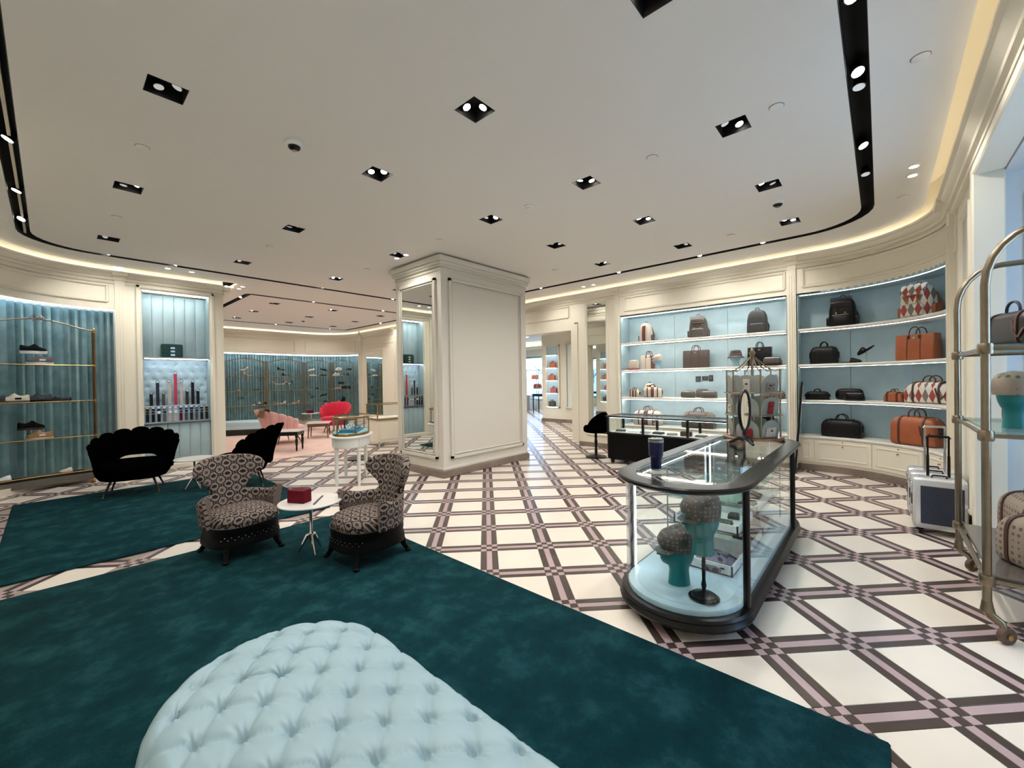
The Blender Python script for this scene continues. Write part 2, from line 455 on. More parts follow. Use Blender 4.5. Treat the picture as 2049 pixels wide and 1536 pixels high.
# pink carpet of the shoe room lies on the tiles
g = G().prism([(2.5, 9.05), (4.0, 8.95), (5.6, 9.6), (6.6, 10.8), (7.0, 12), (7.0, 15.6), (6.4, 16.1), (2.3, 16.1), (2.3, 10.1)], .001, .012)
tag(obj('area_carpet', g, mat('blush_carpet', (222, 190, 178), .95, var=.06, vscale=3, bump=.2, bscale=300), smooth=0), 'large blush pink carpet covering the floor of the shoe room', 'carpet')

# ---------------------------------------------------------------- ceiling
cut = G(); FIX = []
for u in (.55, 2.11, 3.65, 5.02, 6.38):
    for v in (.86, 2.21, 3.57, 5.6, 7.71):
        if 4 < u < 6.2 and 5 < v < 6.5: continue
        if (u, v) in ((.55, .86), (.55, 2.21)): pass
        FIX.append((u, v, 0))
for u in (3.7, 5.15, 6.58):
    for v in (11.1, 12.64, 14.19): FIX.append((u, v, 1))
FH = .107
for u, v, r in FIX: cut.box(u - FH, u + FH, v - FH, v + FH, 3.3, 3.6)
def rrect(x0, x1, y0, y1, r, n=8):
    return arc(x1 - r, y0 + r, r, -90, 0, n) + arc(x1 - r, y1 - r, r, 0, 90, n) + arc(x0 + r, y1 - r, r, 90, 180, n) + arc(x0 + r, y0 + r, r, 180, 270, n)
def ringprism(g, out, inn, z0, z1):
    n = len(out); R = []
    for P, z in ((out, z0), (inn, z0), (inn, z1), (out, z1)): R.append([(x, y, z) for x, y in P])
    R.append(R[0]); return g.loft(R, cap=False)
TR = [((-.26, 7.19, .04, 8.76), .75), ((2.86, 7.46, 10.24, 15.0), .12)]
TW = .12
for (x0, x1, y0, y1), r in TR:
    ringprism(cut, rrect(x0, x1, y0, y1, r), rrect(x0 + TW, x1 - TW, y0 + TW, y1 - TW, max(r - TW, .01)), 3.3, 3.6)
poly = [(-.5, -.4)] + [(6.75, -.4)] + arc(6.75, .7, 1.1, -90, 0, 14)[1:] + arc(6.55, 15.1, 1.3, 0, 90, 14) + [(2.2, 16.4), (2.2, 10.2), (2.48, 10.2), (2.48, 9.4)] + arc(.6, 8.3, 1.1, 90, 180, 14)
def boolcut(g, cg, mt, name):
    a = bpy.data.objects.new('tmp_a', g.mesh('tmp', mt, 0)); b = bpy.data.objects.new('tmp_b', cg.mesh('tmpc', mt, 0))
    fixn(a.data); fixn(b.data)
    C.objects.link(a); C.objects.link(b)
    md = a.modifiers.new('b', 'BOOLEAN'); md.operation = 'DIFFERENCE'; md.object = b; md.solver = 'EXACT'
    dg = bpy.context.evaluated_depsgraph_get(); me = bpy.data.meshes.new_from_object(a.evaluated_get(dg))
    bpy.data.objects.remove(a); bpy.data.objects.remove(b); me.name = name
    return me
ceiling = struct('ceiling', boolcut(G().prism(poly, CZ, CZ + .04), cut, ceilpaint, 'ceiling'), ceilpaint)
upper = struct('ceiling', G().box(-1.2, 18.5, -1.9, 17.2, 3.86, 3.95), mat('cove_paint', (246, 236, 214), .7), smooth=0)
# cove: hidden upstand and warm strip on top of the cornice
covep = mat('cove_paint', (246, 236, 214), .7)
for k, (path, s0, s1) in enumerate(((pathA, -14.3, 9.4), (pathL, -1.85, 10.3), (pathB, -.1, 6.3))):
    struct(f'trim_{k + 1}', sweep(path, s0, s1, rect(.5, .52, CZ + .04, 3.86)), covep)
    e = obj('cove_strip', sweep(path, s0, s1, rect(.03, .05, 3.43, 3.445)), covew)
    tag(e, ['warm light strip in the cove over the bag shelves', 'warm light strip in the cove over the curtained shoe rack', 'warm light strip in the cove around the shoe room'][k], 'light strip')

# ---------------------------------------------------------------- right-hand back wall (path A)
def wallseg(name, path, s0, s1, z0, z1, th=.12, mt=None, parent=None): return struct(name, sweep(path, s0, s1, rect(-th, 0, z0, z1)), mt or cream, parent)
wA = wallseg('wall_back_right', pathA, -4.55, 2.35, 2.81, 3.86, .12)
obj('cornice', sweep(pathA, -14.3, 9.4, CORN), cream, wA)
for s0, s1 in ((-3.3, -.47), (-.22, 1.9)): obj('frieze_panel', panel_frame(pathA, s0, s1, 2.93, 3.2), cream, wA)
def pilaster(path, s0, s1, parent, z0=.1, z1=3.42, pr=.035):
    g = sweep(path, s0, s1, rect(-.3, pr, z0, z1 - .12))
    n = 3; w = (s1 - s0) / (2 * n + 1)
    for i in range(n): sweep(path, s0 + w * (2 * i + 1), s0 + w * (2 * i + 2), rect(pr - .002, pr + .012, z0 + .35, z1 - .3), g)
    sweep(path, s0 - .02, s1 + .02, rect(-.02, pr + .02, z1 - .12, z1 - .06), g); sweep(path, s0 - .03, s1 + .03, rect(-.02, pr + .1, z1 - .06, z1 + .01), g)
    sweep(path, s0 - .01, s1 + .01, rect(-.02, pr + .015, z0, z0 + .25), g)
    return obj('pilaster', g, cream, parent)
pilaster(pathA, -.43, -.31, wA); pilaster(pathA, -3.52, -3.41, wA); pilaster(pathA, 1.98, 2.24, wA)
obj('plinth', sweep(pathA, -4.45, 2.5, rect(-.35, .01, 0, .1)), stonebase, wA)
# panel with the tall mirror beside the passage, v 4.21 .. 5.15
wM = wallseg('wall_passage', pathA, -4.45, -3.52, .1, 2.82, .3)
obj('mirror_frame', panel_frame(pathA, -4.23, -3.71, .28, 3.22, 0, .06, .03), cream, wM)
tag(obj('wall_mirror', sweep(pathA, -4.2, -3.74, rect(.002, .01, .3, 3.2)), mirror), 'tall slim wall mirror beside the passage opening, behind the black stool', 'mirror')
obj('mirror_strip', sweep(pathA, -4.23, -3.71, rect(-.1, .001, 2.8, 3.24)), cream, wM)
# passage opening v 5.15 .. 7.4, then plain wall to the shoe room
wH = wallseg('wall_header', pathA, -6.7, -4.55, 2.66, 3.86, .3)
obj('frieze_panel', panel_frame(pathA, -6.6, -4.7, 2.95, 3.2), cream, wH)
obj('architrave', sweep(pathA, -6.75, -4.45, rect(-.31, .03, 2.645, 2.78)), cream, wH)
obj('jamb', sweep(pathA, -4.62, -4.45, rect(-.315, .035, .1, 2.65)), cream, wH); obj('jamb', sweep(pathA, -6.75, -6.6, rect(-.315, .035, 0, 2.65)), cream, wH)
wF = wallseg('wall_shoe_room', pathA, -14.4, -6.7, 2.81, 3.86, .12)
wallseg('wall_shoe_room', pathA, -9.6, -6.75, 0, 2.81, .12)
for s0, s1 in ((-9.4, -6.9), (-11.6, -9.7), (-14.2, -12)): obj('frieze_panel', panel_frame(pathA, s0, s1, 2.93, 3.2), cream, wF)
# rooms' outer shell
struct('wall_outer', G().box(8.55, 8.65, -.6, 5.1, 0, 3.9), cream, smooth=0)
struct('wall_outer', G().box(8.55, 8.65, 7.4, 17, 0, 3.9), cream, smooth=0)
struct('wall_outer', G().box(1.2, 9, 17.0, 17.1, 0, 3.9), cream, smooth=0)
struct('wall_outer', G().box(1.9, 2.0, 10, 17.1, 0, 3.9), cream, smooth=0)
struct('wall_left', G().box(-1.2, -.7, -1.9, 8.3, 0, 3.9), cream, smooth=0)
struct('wall_behind', G().box(-1.2, .8, -.75, -.6, 0, 3.9), cream, smooth=0)
# ---------------------------------------------------------------- right wall with mirror and the daylit bay
wR = struct('wall_right', G().box(.8, 5.22, -.75, -.6, 3.16, 3.9).box(5.22, 6.75, -.75, -.62, 0, 3.9), cream, smooth=0)
obj('mirror_frame', panel_frame(pathA, 2.042 + .84, 2.042 + 1.42, .28, 3.0, -.02, .06, .05), cream, wR)
tag(obj('wall_mirror', sweep(pathA, 2.042 + .87, 2.042 + 1.39, rect(-.015, -.005, .3, 2.97)), mirror), 'slim wall mirror at the right behind the suitcases, showing the bag shelves', 'mirror')
obj('door_casing', G().box(5.13, 5.24, -.76, -.575, .0, 3.22, .01).box(.8, 5.12, -.76, -.575, 3.14, 3.22, .01), cream, wR)
obj('skirting', G().box(5.22, 6.5, -.61, -.585, 0, .1), stonebase, wR)
bay = struct('wall_bay', G().box(5.22, 5.34, -1.9, -.76, 0, 3.3).box(.65, .8, -1.9, -.76, 0, 3.3).box(.8, 5.22, -1.9, -.76, 3.13, 3.28), panelpaint, smooth=0)
g = G()
for (y0, y1, z0, z1) in ((-1.6, -.87, .3, 2.95),):
    for (a, b, c, d) in ((y0, y1, z0, z0 + .03), (y0, y1, z1 - .03, z1), (y0, y0 + .03, z0, z1), (y1 - .03, y1, z0, z1)): g.box(5.195, 5.225, a, b, c, d, .006)
    y0 += .06; y1 -= .06; z0 += .06; z1 -= .06
    for (a, b, c, d) in ((y0, y1, z0, z0 + .015), (y0, y1, z1 - .015, z1), (y0, y0 + .015, z0, z1), (y1 - .015, y1, z0, z1)): g.box(5.205, 5.225, a, b, c, d)
obj('panel_moulding', g, panelpaint, bay)
w1 = struct('window_1', G().box(.8, 5.22, -1.95, -1.9, 0, .9).box(.8, 3.1, -1.95, -1.9, .9, 3.2).box(4.3, 5.22, -1.95, -1.9, .9, 3.2).box(3.1, 4.3, -1.95, -1.9, 2.5, 3.2).box(3.67, 3.73, -1.95, -1.9, .9, 2.5), whitemetal, smooth=0)
for a, b in ((3.1, 3.67), (3.73, 4.3)): obj('pane', G().box(a, b, -1.93, -1.92, .9, 2.5), wglass, w1, 0)
# ---------------------------------------------------------------- left wall (path L)
wL = wallseg('wall_back_left', pathL, -.14, 4, 2.8, 3.86, .12)
obj('cornice', sweep(pathL, -1.68, 10, CORN), cream, wL)
obj('frieze_panel', panel_frame(pathL, -.05, 3.4, 2.93, 3.2), cream, wL)
pilaster(pathL, -.27, -.14, wL, 0.0)
obj('led_strip', sweep(pathL, -.12, 3, rect(-.06, -.035, 2.785, 2.8)), ledw, wL)
# stub wall around the belt niche: u .87..1.08, 2.05..2.28, above 3.2
wN = struct('wall_niche', G().box(.86, 1.08, 9.6, 10, 0, 3.86).box(2.05, 2.28, 9.6, 10, 0, 3.86).box(1.08, 2.05, 9.6, 10, 3.19, 3.86).box(1.08, 2.05, 9.95, 10, 0, 3.19).box(1.08, 2.05, 9.6, 9.98, 0, .1), cream, smooth=0)
fr = G()
for a, b, c, d in ((1.0, 1.06, .1, 3.27), (2.07, 2.13, .1, 3.27), (1.0, 2.13, 3.21, 3.27)): fr.box(a, b, 9.56, 9.61, c, d, .012)
obj('niche_frame', fr, cream, wN); obj('skirting', G().box(.86, 2.3, 9.57, 10.02, 0, .09, .008), cream, wN)
obj('end_cornice', G().box(2.27, 2.33, 9.5, 10.05, 3.26, 3.33, .01).box(2.27, 2.4, 9.48, 10.1, 3.33, 3.42, .02), cream, wN)
obj('end_strip', G().box(2.31, 2.33, 9.5, 10.05, 3.43, 3.445), covew, wN)
# curtain behind the left rack
def drape(path, s0, s1, z0, z1, off, amp=.035, per=.085, seed=1):
    rnd = random.Random(seed); g = G(); N = int((s1 - s0) / .011); ph = [rnd.uniform(0, 6) for _ in range(4)]
    def fn(i, j):
        s = s0 + (s1 - s0) * i; q = s / per * 2 * pi
        a = sin(q + 1.3 * sin(s * 2.1 + ph[0])) + .35 * sin(q * 2.3 + ph[1]); k = .75 + .4 * j
        p = pt(path, s, off + 1.25 * amp * a * (.6 + .4 * sin(j * 2.2 + .6)) * k * 1.2)
        return (*p, z0 + (z1 - z0) * j)
    return g.grid(N, 8, fn)
tag(obj('curtain', drape(pathL, -.138, 3.6, .1, 2.79, -.28), curtain, smooth=80, fix=False), 'teal pleated curtain behind the shoe rack at the left edge', 'curtain')
struct('wall_alcove_left', sweep(pathL, -.3, 4, rect(-.48, -.41, 0, 3.0)), cream)
struct('trim_5', sweep(pathL, -.14, 4, rect(-.4, .0, 0, .1)), cream)
# shoe-room curtain wall (path B)
wB = wallseg('wall_shoe_back', pathB, .12, 7, 2.62, 3.86, .12)
obj('cornice', sweep(pathB, -.2, 6.3, CORN), cream, wB)
for s0, s1 in ((.3, 2.3), (2.7, 5.0), (5.1, 6.8)): obj('frieze_panel', panel_frame(pathB, s0, s1, 2.72, 3.15), cream, wB)
obj('led_strip', sweep(pathB, .12, 6.5, rect(-.05, .0, 2.59, 2.62)), ledw, wB)
struct('wall_alcove_shoe', sweep(pathB, .1, 7, rect(-.45, -.4, 0, 2.8)), cream); struct('trim_6', sweep(pathB, .1, 7, rect(-.4, .0, 0, .1)), cream)
tag(obj('curtain', drape(pathB, .12, 6.6, .1, 2.61, -.28, seed=4), curtain, smooth=80, fix=False), 'wide teal curtain along the back of the shoe room', 'curtain')
pilaster(pathB, -.12, .1, wB, 0)
# shoe-room side: mirror strip v 12.9..14.7 and lit shoe niche v 10.2..12.4
wS = wallseg('wall_shoe_side', pathB, -2.7, -.1, 0, 2.82, .12)
tag(obj('wall_mirror', sweep(pathB, -1.6, -.5, rect(.002, .01, .3, 2.7)), mirror), 'narrow wall mirror in the shoe room between two cream pilasters', 'mirror')
obj('mirror_frame', panel_frame(pathB, -1.65, -.45, .28, 2.72, 0, .06, .03), cream, wS); pilaster(pathB, -2.6, -2.4, wS, 0)
struct('wall_niche_shoe', sweep(pathA, -11.7, -8.9, rect(-.45, -.4, 0, 2.9)), tealleather)
tag(obj('shoe_niche', sweep(pathA, -11.7, -9.62, rect(-.4, .0, 2.66, 2.8)), cream), 'lit recess with white shoe shelves in the far shoe room', 'shelves')
# ---------------------------------------------------------------- pillar
pil = struct('wall_pillar', G().box(4.06, 6.1, 5.08, 6.33, .1, CZ), shadedcream, smooth=0)
obj('plinth', G().box(4.03, 6.13, 5.05, 6.36, 0, .11, .008), stonebase, pil)
g = G()
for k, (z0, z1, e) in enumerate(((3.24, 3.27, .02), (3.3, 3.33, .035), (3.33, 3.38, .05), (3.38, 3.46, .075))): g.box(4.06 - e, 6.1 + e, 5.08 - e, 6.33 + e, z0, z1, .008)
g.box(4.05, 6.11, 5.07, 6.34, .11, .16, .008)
obj('cornice', g, shadedcream, pil)
def facef(ax, c, a0, a1, z0, z1, wd=.05, pr=.035):
    g = G()
    for i in range(2):
        e = i * (wd + .012); p = pr * (1 - .4 * i); b = wd * (1 - .6 * i)
        for (p0, p1, q0, q1) in ((a0 + e, a1 - e, z0 + e, z0 + e + b), (a0 + e, a1 - e, z1 - e - b, z1 - e), (a0 + e, a0 + e + b, z0 + e, z1 - e), (a1 - e - b, a1 - e, z0 + e, z1 - e)):
            if ax == 'u-': g.box(c - p, c + .005, p0, p1, q0, q1, .006)
            elif ax == 'u+': g.box(c - .005, c + p, p0, p1, q0, q1, .006)
            else: g.box(p0, p1, c - p, c + .005, q0, q1, .006)
    return g
obj('panel_moulding', facef('v-', 5.08, 4.2, 5.97, .28, 3.14), shadedcream, pil)
obj('mirror_frame', facef('u-', 4.06, 5.2, 6.22, .28, 3.14), shadedcream, pil); obj('mirror_frame', facef('u+', 6.1, 5.2, 6.22, .28, 3.14), shadedcream, pil)
tag(obj('wall_mirror', G().box(4.048, 4.06, 5.3, 6.12, .38, 3.04), mirror, smooth=0), 'large framed mirror on the left face of the cream pillar', 'mirror')
tag(obj('wall_mirror', G().box(6.1, 6.112, 5.3, 6.12, .38, 3.04), mirror, smooth=0), 'framed mirror on the far side of the cream pillar, seen only in reflection', 'mirror')
# ---------------------------------------------------------------- far room through the passage
ff = struct('wall_far_slab', G().box(12.0, 12.5, 3.5, 9.25, 0, 3.5), cream, smooth=0)
obj('skirting', G().box(11.97, 12.53, 3.5, 9.28, 0, .12), stonebase, ff)
g = G()
for y0, y1 in ((8.45, 9.05), (7.6, 8.2)):
    for a, b, c, d in ((y0, y0 + .06, .5, 2.75), (y1 - .06, y1, .5, 2.75), (y0, y1, .5, .56), (y0, y1, 2.69, 2.75)): g.box(11.95, 12.01, a, b, c, d, .008)
obj('mirror_frame', g, cream, ff)
tag(obj('wall_mirror', G().box(11.99, 11.999, 7.65, 8.15, .55, 2.7), mirror, smooth=0), 'far slim wall mirror seen through the passage', 'mirror')
tn = thing('lit_cabinet', 'slim lit shelf cabinet with coral bags seen through the passage', 'shelves')
obj('back', G().box(11.985, 11.999, 8.51, 8.99, .56, 2.69), paleleather, tn, 0)
for z in (.57, 1.05, 1.5, 1.95, 2.4):
    q = obj('shelf', G().box(11.86, 11.985, 8.51, 8.99, z - .02, z), whiteshelf, tn, 0); obj('led_strip', G().box(11.88, 11.9, 8.52, 8.98, z - .028, z - .021), ledw, q)
fw = struct('wall_window_side', G().box(17, 17.2, 3, 9.0, 0, 3.9).box(17, 17.2, 9, 14.6, 0, .45).box(17, 17.2, 9, 14.6, 2.75, 3.9).box(17, 17.2, 14.6, 16.6, 0, 3.9), cream, smooth=0)
w2 = struct('window_2', G().box(17, 17.12, 9, 14.6, .45, .55).box(17, 17.12, 9, 14.6, 2.67, 2.75).box(17, 17.12, 11.8, 11.9, .55, 2.67).box(17, 17.12, 14.5, 14.6, .55, 2.67).box(17, 17.12, 9, 9.1, .55, 2.67), mat('aqua_frame', (130, 176, 176), .4), smooth=0)
for a, b in ((9.1, 11.8), (11.9, 14.5)): obj('pane', G().box(17.05, 17.06, a, b, .55, 2.67), wglass, w2, 0)
struct('wall_far_left', G().box(8.65, 17, 15.2, 15.35, 0, 3.9), cream, smooth=0); struct('wall_far_right', G().box(8.65, 17, 3, 3.15, 0, 3.9), cream, smooth=0)
struct('ceiling', G().box(8.2, 16.8, 3, 15.3, CZ, CZ + .05), ceilpaint, smooth=0)
obj('cornice', G().box(16.85, 17, 3, 15.2, 3.1, 3.3, .02), cream, fw)
tag(obj('cove_strip', G().box(16.87, 16.95, 3, 15.2, 3.31, 3.33), covew), 'warm light strip above the far window seen through the passage', 'light strip')
struct('wall_outer', G().box(5.34, 8.65, -1.4, -1.3, 0, 3.9), cream, smooth=0)
# ---------------------------------------------------------------- ceiling downlights
def spot(name, loc, energy, parent, cone=115, blend=.9, size=.05, col=(1, .955, .885), tgt=None):
    l = bpy.data.lights.new(name, 'SPOT'); l.energy = energy; l.spot_size = radians(cone); l.spot_blend = blend; l.shadow_soft_size = size; l.color = col
    o = bpy.data.objects.new(name, l); C.objects.link(o); o.location = loc; o.parent = parent
    if tgt: o.rotation_euler = Vector(tgt).to_track_quat('-Z', 'Y').to_euler()
    return o
def tiltdisc(c, d, r, h, g, n=16):
    d = Vector(d).normalized(); c = Vector(c)
    return g.cyl(c - d * h, c, r, n=n)
fx = G()
for a in (-1, 1):
    fx.box(a * FH, a * (FH - .004), -FH, FH, 0, .1); fx.box(-FH, FH, a * FH, a * (FH - .004), 0, .1)
fx.box(-FH, FH, -FH, FH, .1, .104)
housing_me = fx.mesh('housing', blackmatte, 0)
FIXN = {}
rowname = ['nearest the right wall', 'second from the right wall', 'third from the right wall', 'over the rugs', 'nearest the left wall']
colname = ['in the leftmost row', 'in the second row from the left', 'in the middle row', 'in the fourth row', 'in the row nearest the bag shelves']
US = [.55, 2.11, 3.65, 5.02, 6.38]; VS = [.86, 2.21, 3.57, 5.6, 7.71]
rd = random.Random(3)
for u, v, r in FIX:
    if r == 0: lab = f'square black recessed downlight {colname[US.index(u)]}, {rowname[VS.index(v)]}'
    else: lab = f'small recessed downlight over the shoe room, {["left", "middle", "right"][(3.7, 5.15, 6.58).index(u)]} column, {["front", "middle", "back"][(11.1, 12.64, 14.19).index(v)]} row'
    t = thing('recessed_downlight', lab, 'downlight', (u, v, CZ), 0, 'recessed ceiling downlights')
    obj('housing', housing_me, None, t)
    for k in (-1, 1):
        d = Vector((rd.uniform(-.5, .25), rd.uniform(-.5, .25), -1)).normalized()
        c = Vector((k * .042 + .012, k * -.042 + .012, .034)); g = G().cyl(c - d * .05, c, .022, .032)
        h = obj('lamp_head', g, blackgloss, t)
        obj('lens', G().cyl(c, c + d * .004, .028), bulb if rd.random() < .6 else bulbdim, h)
    spot('lamp_light', (0, 0, -.02), DOWN, t, 150, 1.0, .08)
def track(name, lab, x0, x1, y0, y1, r, spots, col=(1, .955, .885)):
    t = thing(name, lab, 'track light', (0, 0, CZ))
    g = G(); i = TW
    ringprism(g, rrect(x0, x1, y0, y1, r), rrect(x0 + .004, x1 - .004, y0 + .004, y1 - .004, r - .004), 0, .1)
    ringprism(g, rrect(x0 + i - .004, x1 - i + .004, y0 + i - .004, y1 - i + .004, max(r - i + .004, .01)), rrect(x0 + i, x1 - i, y0 + i, y1 - i, max(r - i, .005)), 0, .1)
    ringprism(g, rrect(x0, x1, y0, y1, r), rrect(x0 + i, x1 - i, y0 + i, y1 - i, max(r - i, .005)), .1, .106)
    obj('channel', g, blackmatte, t, 40)
    for (x, y, on) in spots:
        d = Vector((rd.uniform(-.5, .1) - .2, rd.uniform(-.5, .1), -1)).normalized()
        if on == 2: d = Vector((.5, .3, -1)).normalized()
        c = Vector((x, y, .025)); h = obj('spot_head', G().cyl(c, c - d * .07, .04, .03), blackgloss, t)
        obj('lens', G().cyl(c, c + d * .004, .035), bulb if on else bulbdim, h)
        xm, ym = (x0 + x1) / 2, (y0 + y1) / 2
        w_ = (.75, 0, -1) if x > x1 - .2 else (-.75, 0, -1) if x < x0 + .2 else (0, .75, -1) if y > ym else (0, -.75, -1)
        if on: spot('spot_light', (x, y, -.03), TRACK, t, 105, .9, .05, col, w_)
    return t
track('track_channel', 'black curved track slot looping around the main ceiling', -.26, 7.19, .04, 8.76, .75,
      [(2.87, .1, 1), (3.61, .1, 1), (4.79, .1, 1), (5.48, .1, 0), (3.8, .1, 0), (7.05, .55, 0), (7.13, 3.65, 1), (7.13, 2.2, 1), (7.13, 1.3, 1), (7.13, 5.5, 1), (7.13, 7.3, 1), (-.2, 5.24, 1), (-.2, 6.55, 1), (-.2, 7.6, 1), (-.05, 8.2, 0), (1.4, 8.7, 1), (3.83, 8.7, 1), (5.5, 8.7, 1), (.6, 8.7, 1), (.6, .1, 1)])
track('track_channel', 'black angular track slot in the shoe room ceiling', 2.86, 7.46, 10.24, 15.0, .12, [(2.92, 10.9, 1), (4.3, 10.3, 1), (6.2, 10.3, 1), (7.4, 12.5, 1), (5, 14.94, 1), (3.3, 14.94, 1), (6.8, 14.94, 1)])
# pairs of small white pin spots, domes and discs on the ceiling
def pin(x, y, lab, on=True):
    t = thing('pin_spot', lab, 'spotlight', (x, y, CZ), 0, 'small round pin spots')
    obj('trim_ring', G().lathe([(.05, -.001), (.05, -.006), (.036, -.008), (.036, -.001)], 18), whitemetal, t); obj('lens', G().cyl((0, 0, -.002), (0, 0, -.005), .034), bulb, t)
for x, y, lab in ((3.72, 5.75, 'white pin spot left of the pillar, the farther of a pair'), (3.72, 5.5, 'white pin spot left of the pillar, the nearer of a pair'), (5.53, -.25, 'white pin spot by the right cove, nearer of a pair'), (5.77, -.25, 'white pin spot by the right cove, farther of a pair'),
                  (7.62, 4.72, 'pin spot in front of the passage mirror, left of a pair'), (7.62, 4.48, 'pin spot in front of the passage mirror, right of a pair'), (1.35, 8.95, 'pin spot in front of the belt niche, left of a pair'), (1.67, 8.95, 'pin spot in front of the belt niche, right of a pair'), (2.62, 9.6, 'pin spot beside the end of the niche wall, nearer one'), (2.62, 9.85, 'pin spot beside the end of the niche wall, farther one')):
    pin(x, y, lab)
for x, y, lab in ((1.37, 3.59, 'white dome security camera on the left of the ceiling'), (5.54, .86, 'white dome security camera near the bag shelves'), (5.26, 13.35, 'small dome camera on the shoe room ceiling')):
    t = thing('security_camera', lab, 'camera', (x, y, CZ), 0, 'ceiling dome cameras')
    obj('mount', G().lathe([(.065, 0), (.068, -.02), (.055, -.035), (.05, -.036)], 24), whitemetal, t); obj('lens_dome', G().lathe([(.048, -.034), (.044, -.05), (.028, -.06), (.001, -.064)], 20), blackgloss, t)
    obj('lens_ring', G().lathe([(.02, -.058), (.022, -.068), (.014, -.07)], 14), steel, t)
for x, y, s, lab in ((3.67, 2.98, .05, 'white smoke detector above the display case'), (2.13, 6.53, .05, 'white smoke detector above the oval case')):
    t = thing('smoke_detector', lab, 'detector', (x, y, CZ)); obj('base', G().lathe([(s, 0), (s, -.015), (s * .8, -.02)], 24), whitemetal, t); obj('chamber', G().lathe([(s * .7, -.02), (s * .65, -.035), (.01, -.04)], 20), whitemetal, t)
for k, (x, y) in enumerate(((.54, 4.56), (.55, 6.65), (3.64, 1.52), (3.6, .56), (6.38, 1.55), (3.67, -.2), (6.39, -.2), (3.67, 4.6), (3.72, 6.67), (6.11, 4.38))):
    lab = ['flush sprinkler cover left of the first dome camera', 'flush sprinkler cover near the left curtain', 'flush sprinkler cover right of the middle smoke detector', 'flush sprinkler cover beside the right track', 'flush sprinkler cover near the bag shelves', 'large flush cover beside the right cove', 'flush cover at the rounded right ceiling corner', 'flush cover in front of the pillar', 'flush cover left of the pillar top', 'flush cover between pillar and bag shelves'][k]
    t = thing('sprinkler_cover', lab, 'sprinkler', (x, y, CZ)); obj('plate', G().lathe([(.045, -.001), (.045, -.006), (.04, -.008), (.001, -.008)], 24), ceilpaint, t); obj('gap_ring', G().lathe([(.049, 0), (.049, -.002), (.046, -.002), (.046, 0)], 24), mat('gap_grey', (120, 114, 106), .8), t)
# lamps of the far room (out of sight behind its ceiling edge)
for x, y in ((10, 6), (10, 9), (10, 12), (14, 7), (14.5, 12), (14.5, 9.8)):
    t = thing('far_downlight', f'round downlight in the far room ceiling, {["front left", "front middle", "front right", "behind the mirror wall", "back right", "back middle"][[(10,6),(10,9),(10,12),(14,7),(14.5,12),(14.5,9.8)].index((x,y))]}', 'downlight', (x, y, CZ), 0, 'far room downlights')
    obj('lens', G().cyl((0, 0, -.002), (0, 0, -.012), .06), bulb, t); spot('lamp_light', (0, 0, -.03), 190, t, 150, 1, .08)

# ---------------------------------------------------------------- built-in bag shelves
def shelf_unit(name, lab, s0, s1, npan, doors, led):
    """doors: list of (sA, sB); shelves at .55 steps"""
    t = thing(name, lab, 'shelves', (0, 0, 0)); N = npan
    for i in range(N):
        a, b = s0 + (s1 - s0) * i / N, s0 + (s1 - s0) * (i + 1) / N
        obj('back_panel', sweep(pathA, a + .003, b - .003, [(-.42, .55), (-.402, .552), (-.4, .56), (-.4, 2.79), (-.402, 2.8), (-.42, 2.8)]), tealleather, t)
    for s, d in ((s0, 1), (s1, -1)): obj('side_panel', sweep(pathA, min(s, s + d * .012), max(s, s + d * .012), rect(-.42, -.002, .55, 2.81)), tealleather, t)
    obj('top_rail', sweep(pathA, s0, s1, rect(-.42, 0, 2.8, 2.83)), tealleather, t)
    for z in (1.12, 1.69, 2.26):
        sh = obj('shelf', sweep(pathA, s0 + .013, s1 - .013, [(-.4, z - .045), (-.01, z - .045), (.006, z - .036), (.012, z - .02), (.006, z - .004), (-.006, z), (-.4, z)]), whiteshelf, t)
        obj('led_strip', sweep(pathA, s0 + .03, s1 - .03, rect(-.05, -.043, z - .05, z - .046)), led, sh)
    obj('led_strip', sweep(pathA, s0 + .03, s1 - .03, rect(-.06, -.053, 2.795, 2.799)), led, t)
    obj('cabinet_top', sweep(pathA, s0, s1, [(-.42, .51), (.01, .51), (.018, .53), (.01, .55), (-.42, .55)]), whiteshelf, t)
    obj('cabinet_body', sweep(pathA, s0, s1, rect(-.42, -.012, .1, .51)), cream, t)
    for a, b in doors:
        d = obj('door', sweep(pathA, a + .003, b - .003, rect(-.012, .004, .14, .5)), cream, t)
        obj('moulding', panel_frame(pathA, a + .06, b - .06, .2, .45, .004, .025, .01), cream, d)
        p = pt(pathA, (a + b) / 2, .012); n = pathA((a + b) / 2)[1]
        if b - a > .3: obj('knob', G().sph((*pt(pathA, (a + b) / 2, .022), .41), .012).cyl((*pt(pathA, (a + b) / 2, .0), .41), (*pt(pathA, (a + b) / 2, .02), .41), .005).cyl((*pt(pathA, (a + b) / 2, .0), .475), (*pt(pathA, (a + b) / 2, .01), .475), .009), brass, d)
    return t
LED1 = emis('led_bright', (255, 252, 248), LED * 8); LED2 = emis('led_soft', (226, 242, 255), LED * 1.0)
LED3 = emis('led_niche', (240, 248, 255), LED * 2)
shelf_unit('bag_shelves', 'straight built-in bag shelves, brightly lit, behind the black counter', -3.4, -.44, 3, [(-3.4, -2.9), (-2.9, -2.1), (-2.1, -1.3), (-1.3, -.44)], LED1)
shelf_unit('bag_shelves', 'curved built-in bag shelves with teal backing at the right corner', -.3, 1.97, 4, [(-.3, -.09), (-.09, .62), (.62, 1.3), (1.3, 1.97)], LED2)
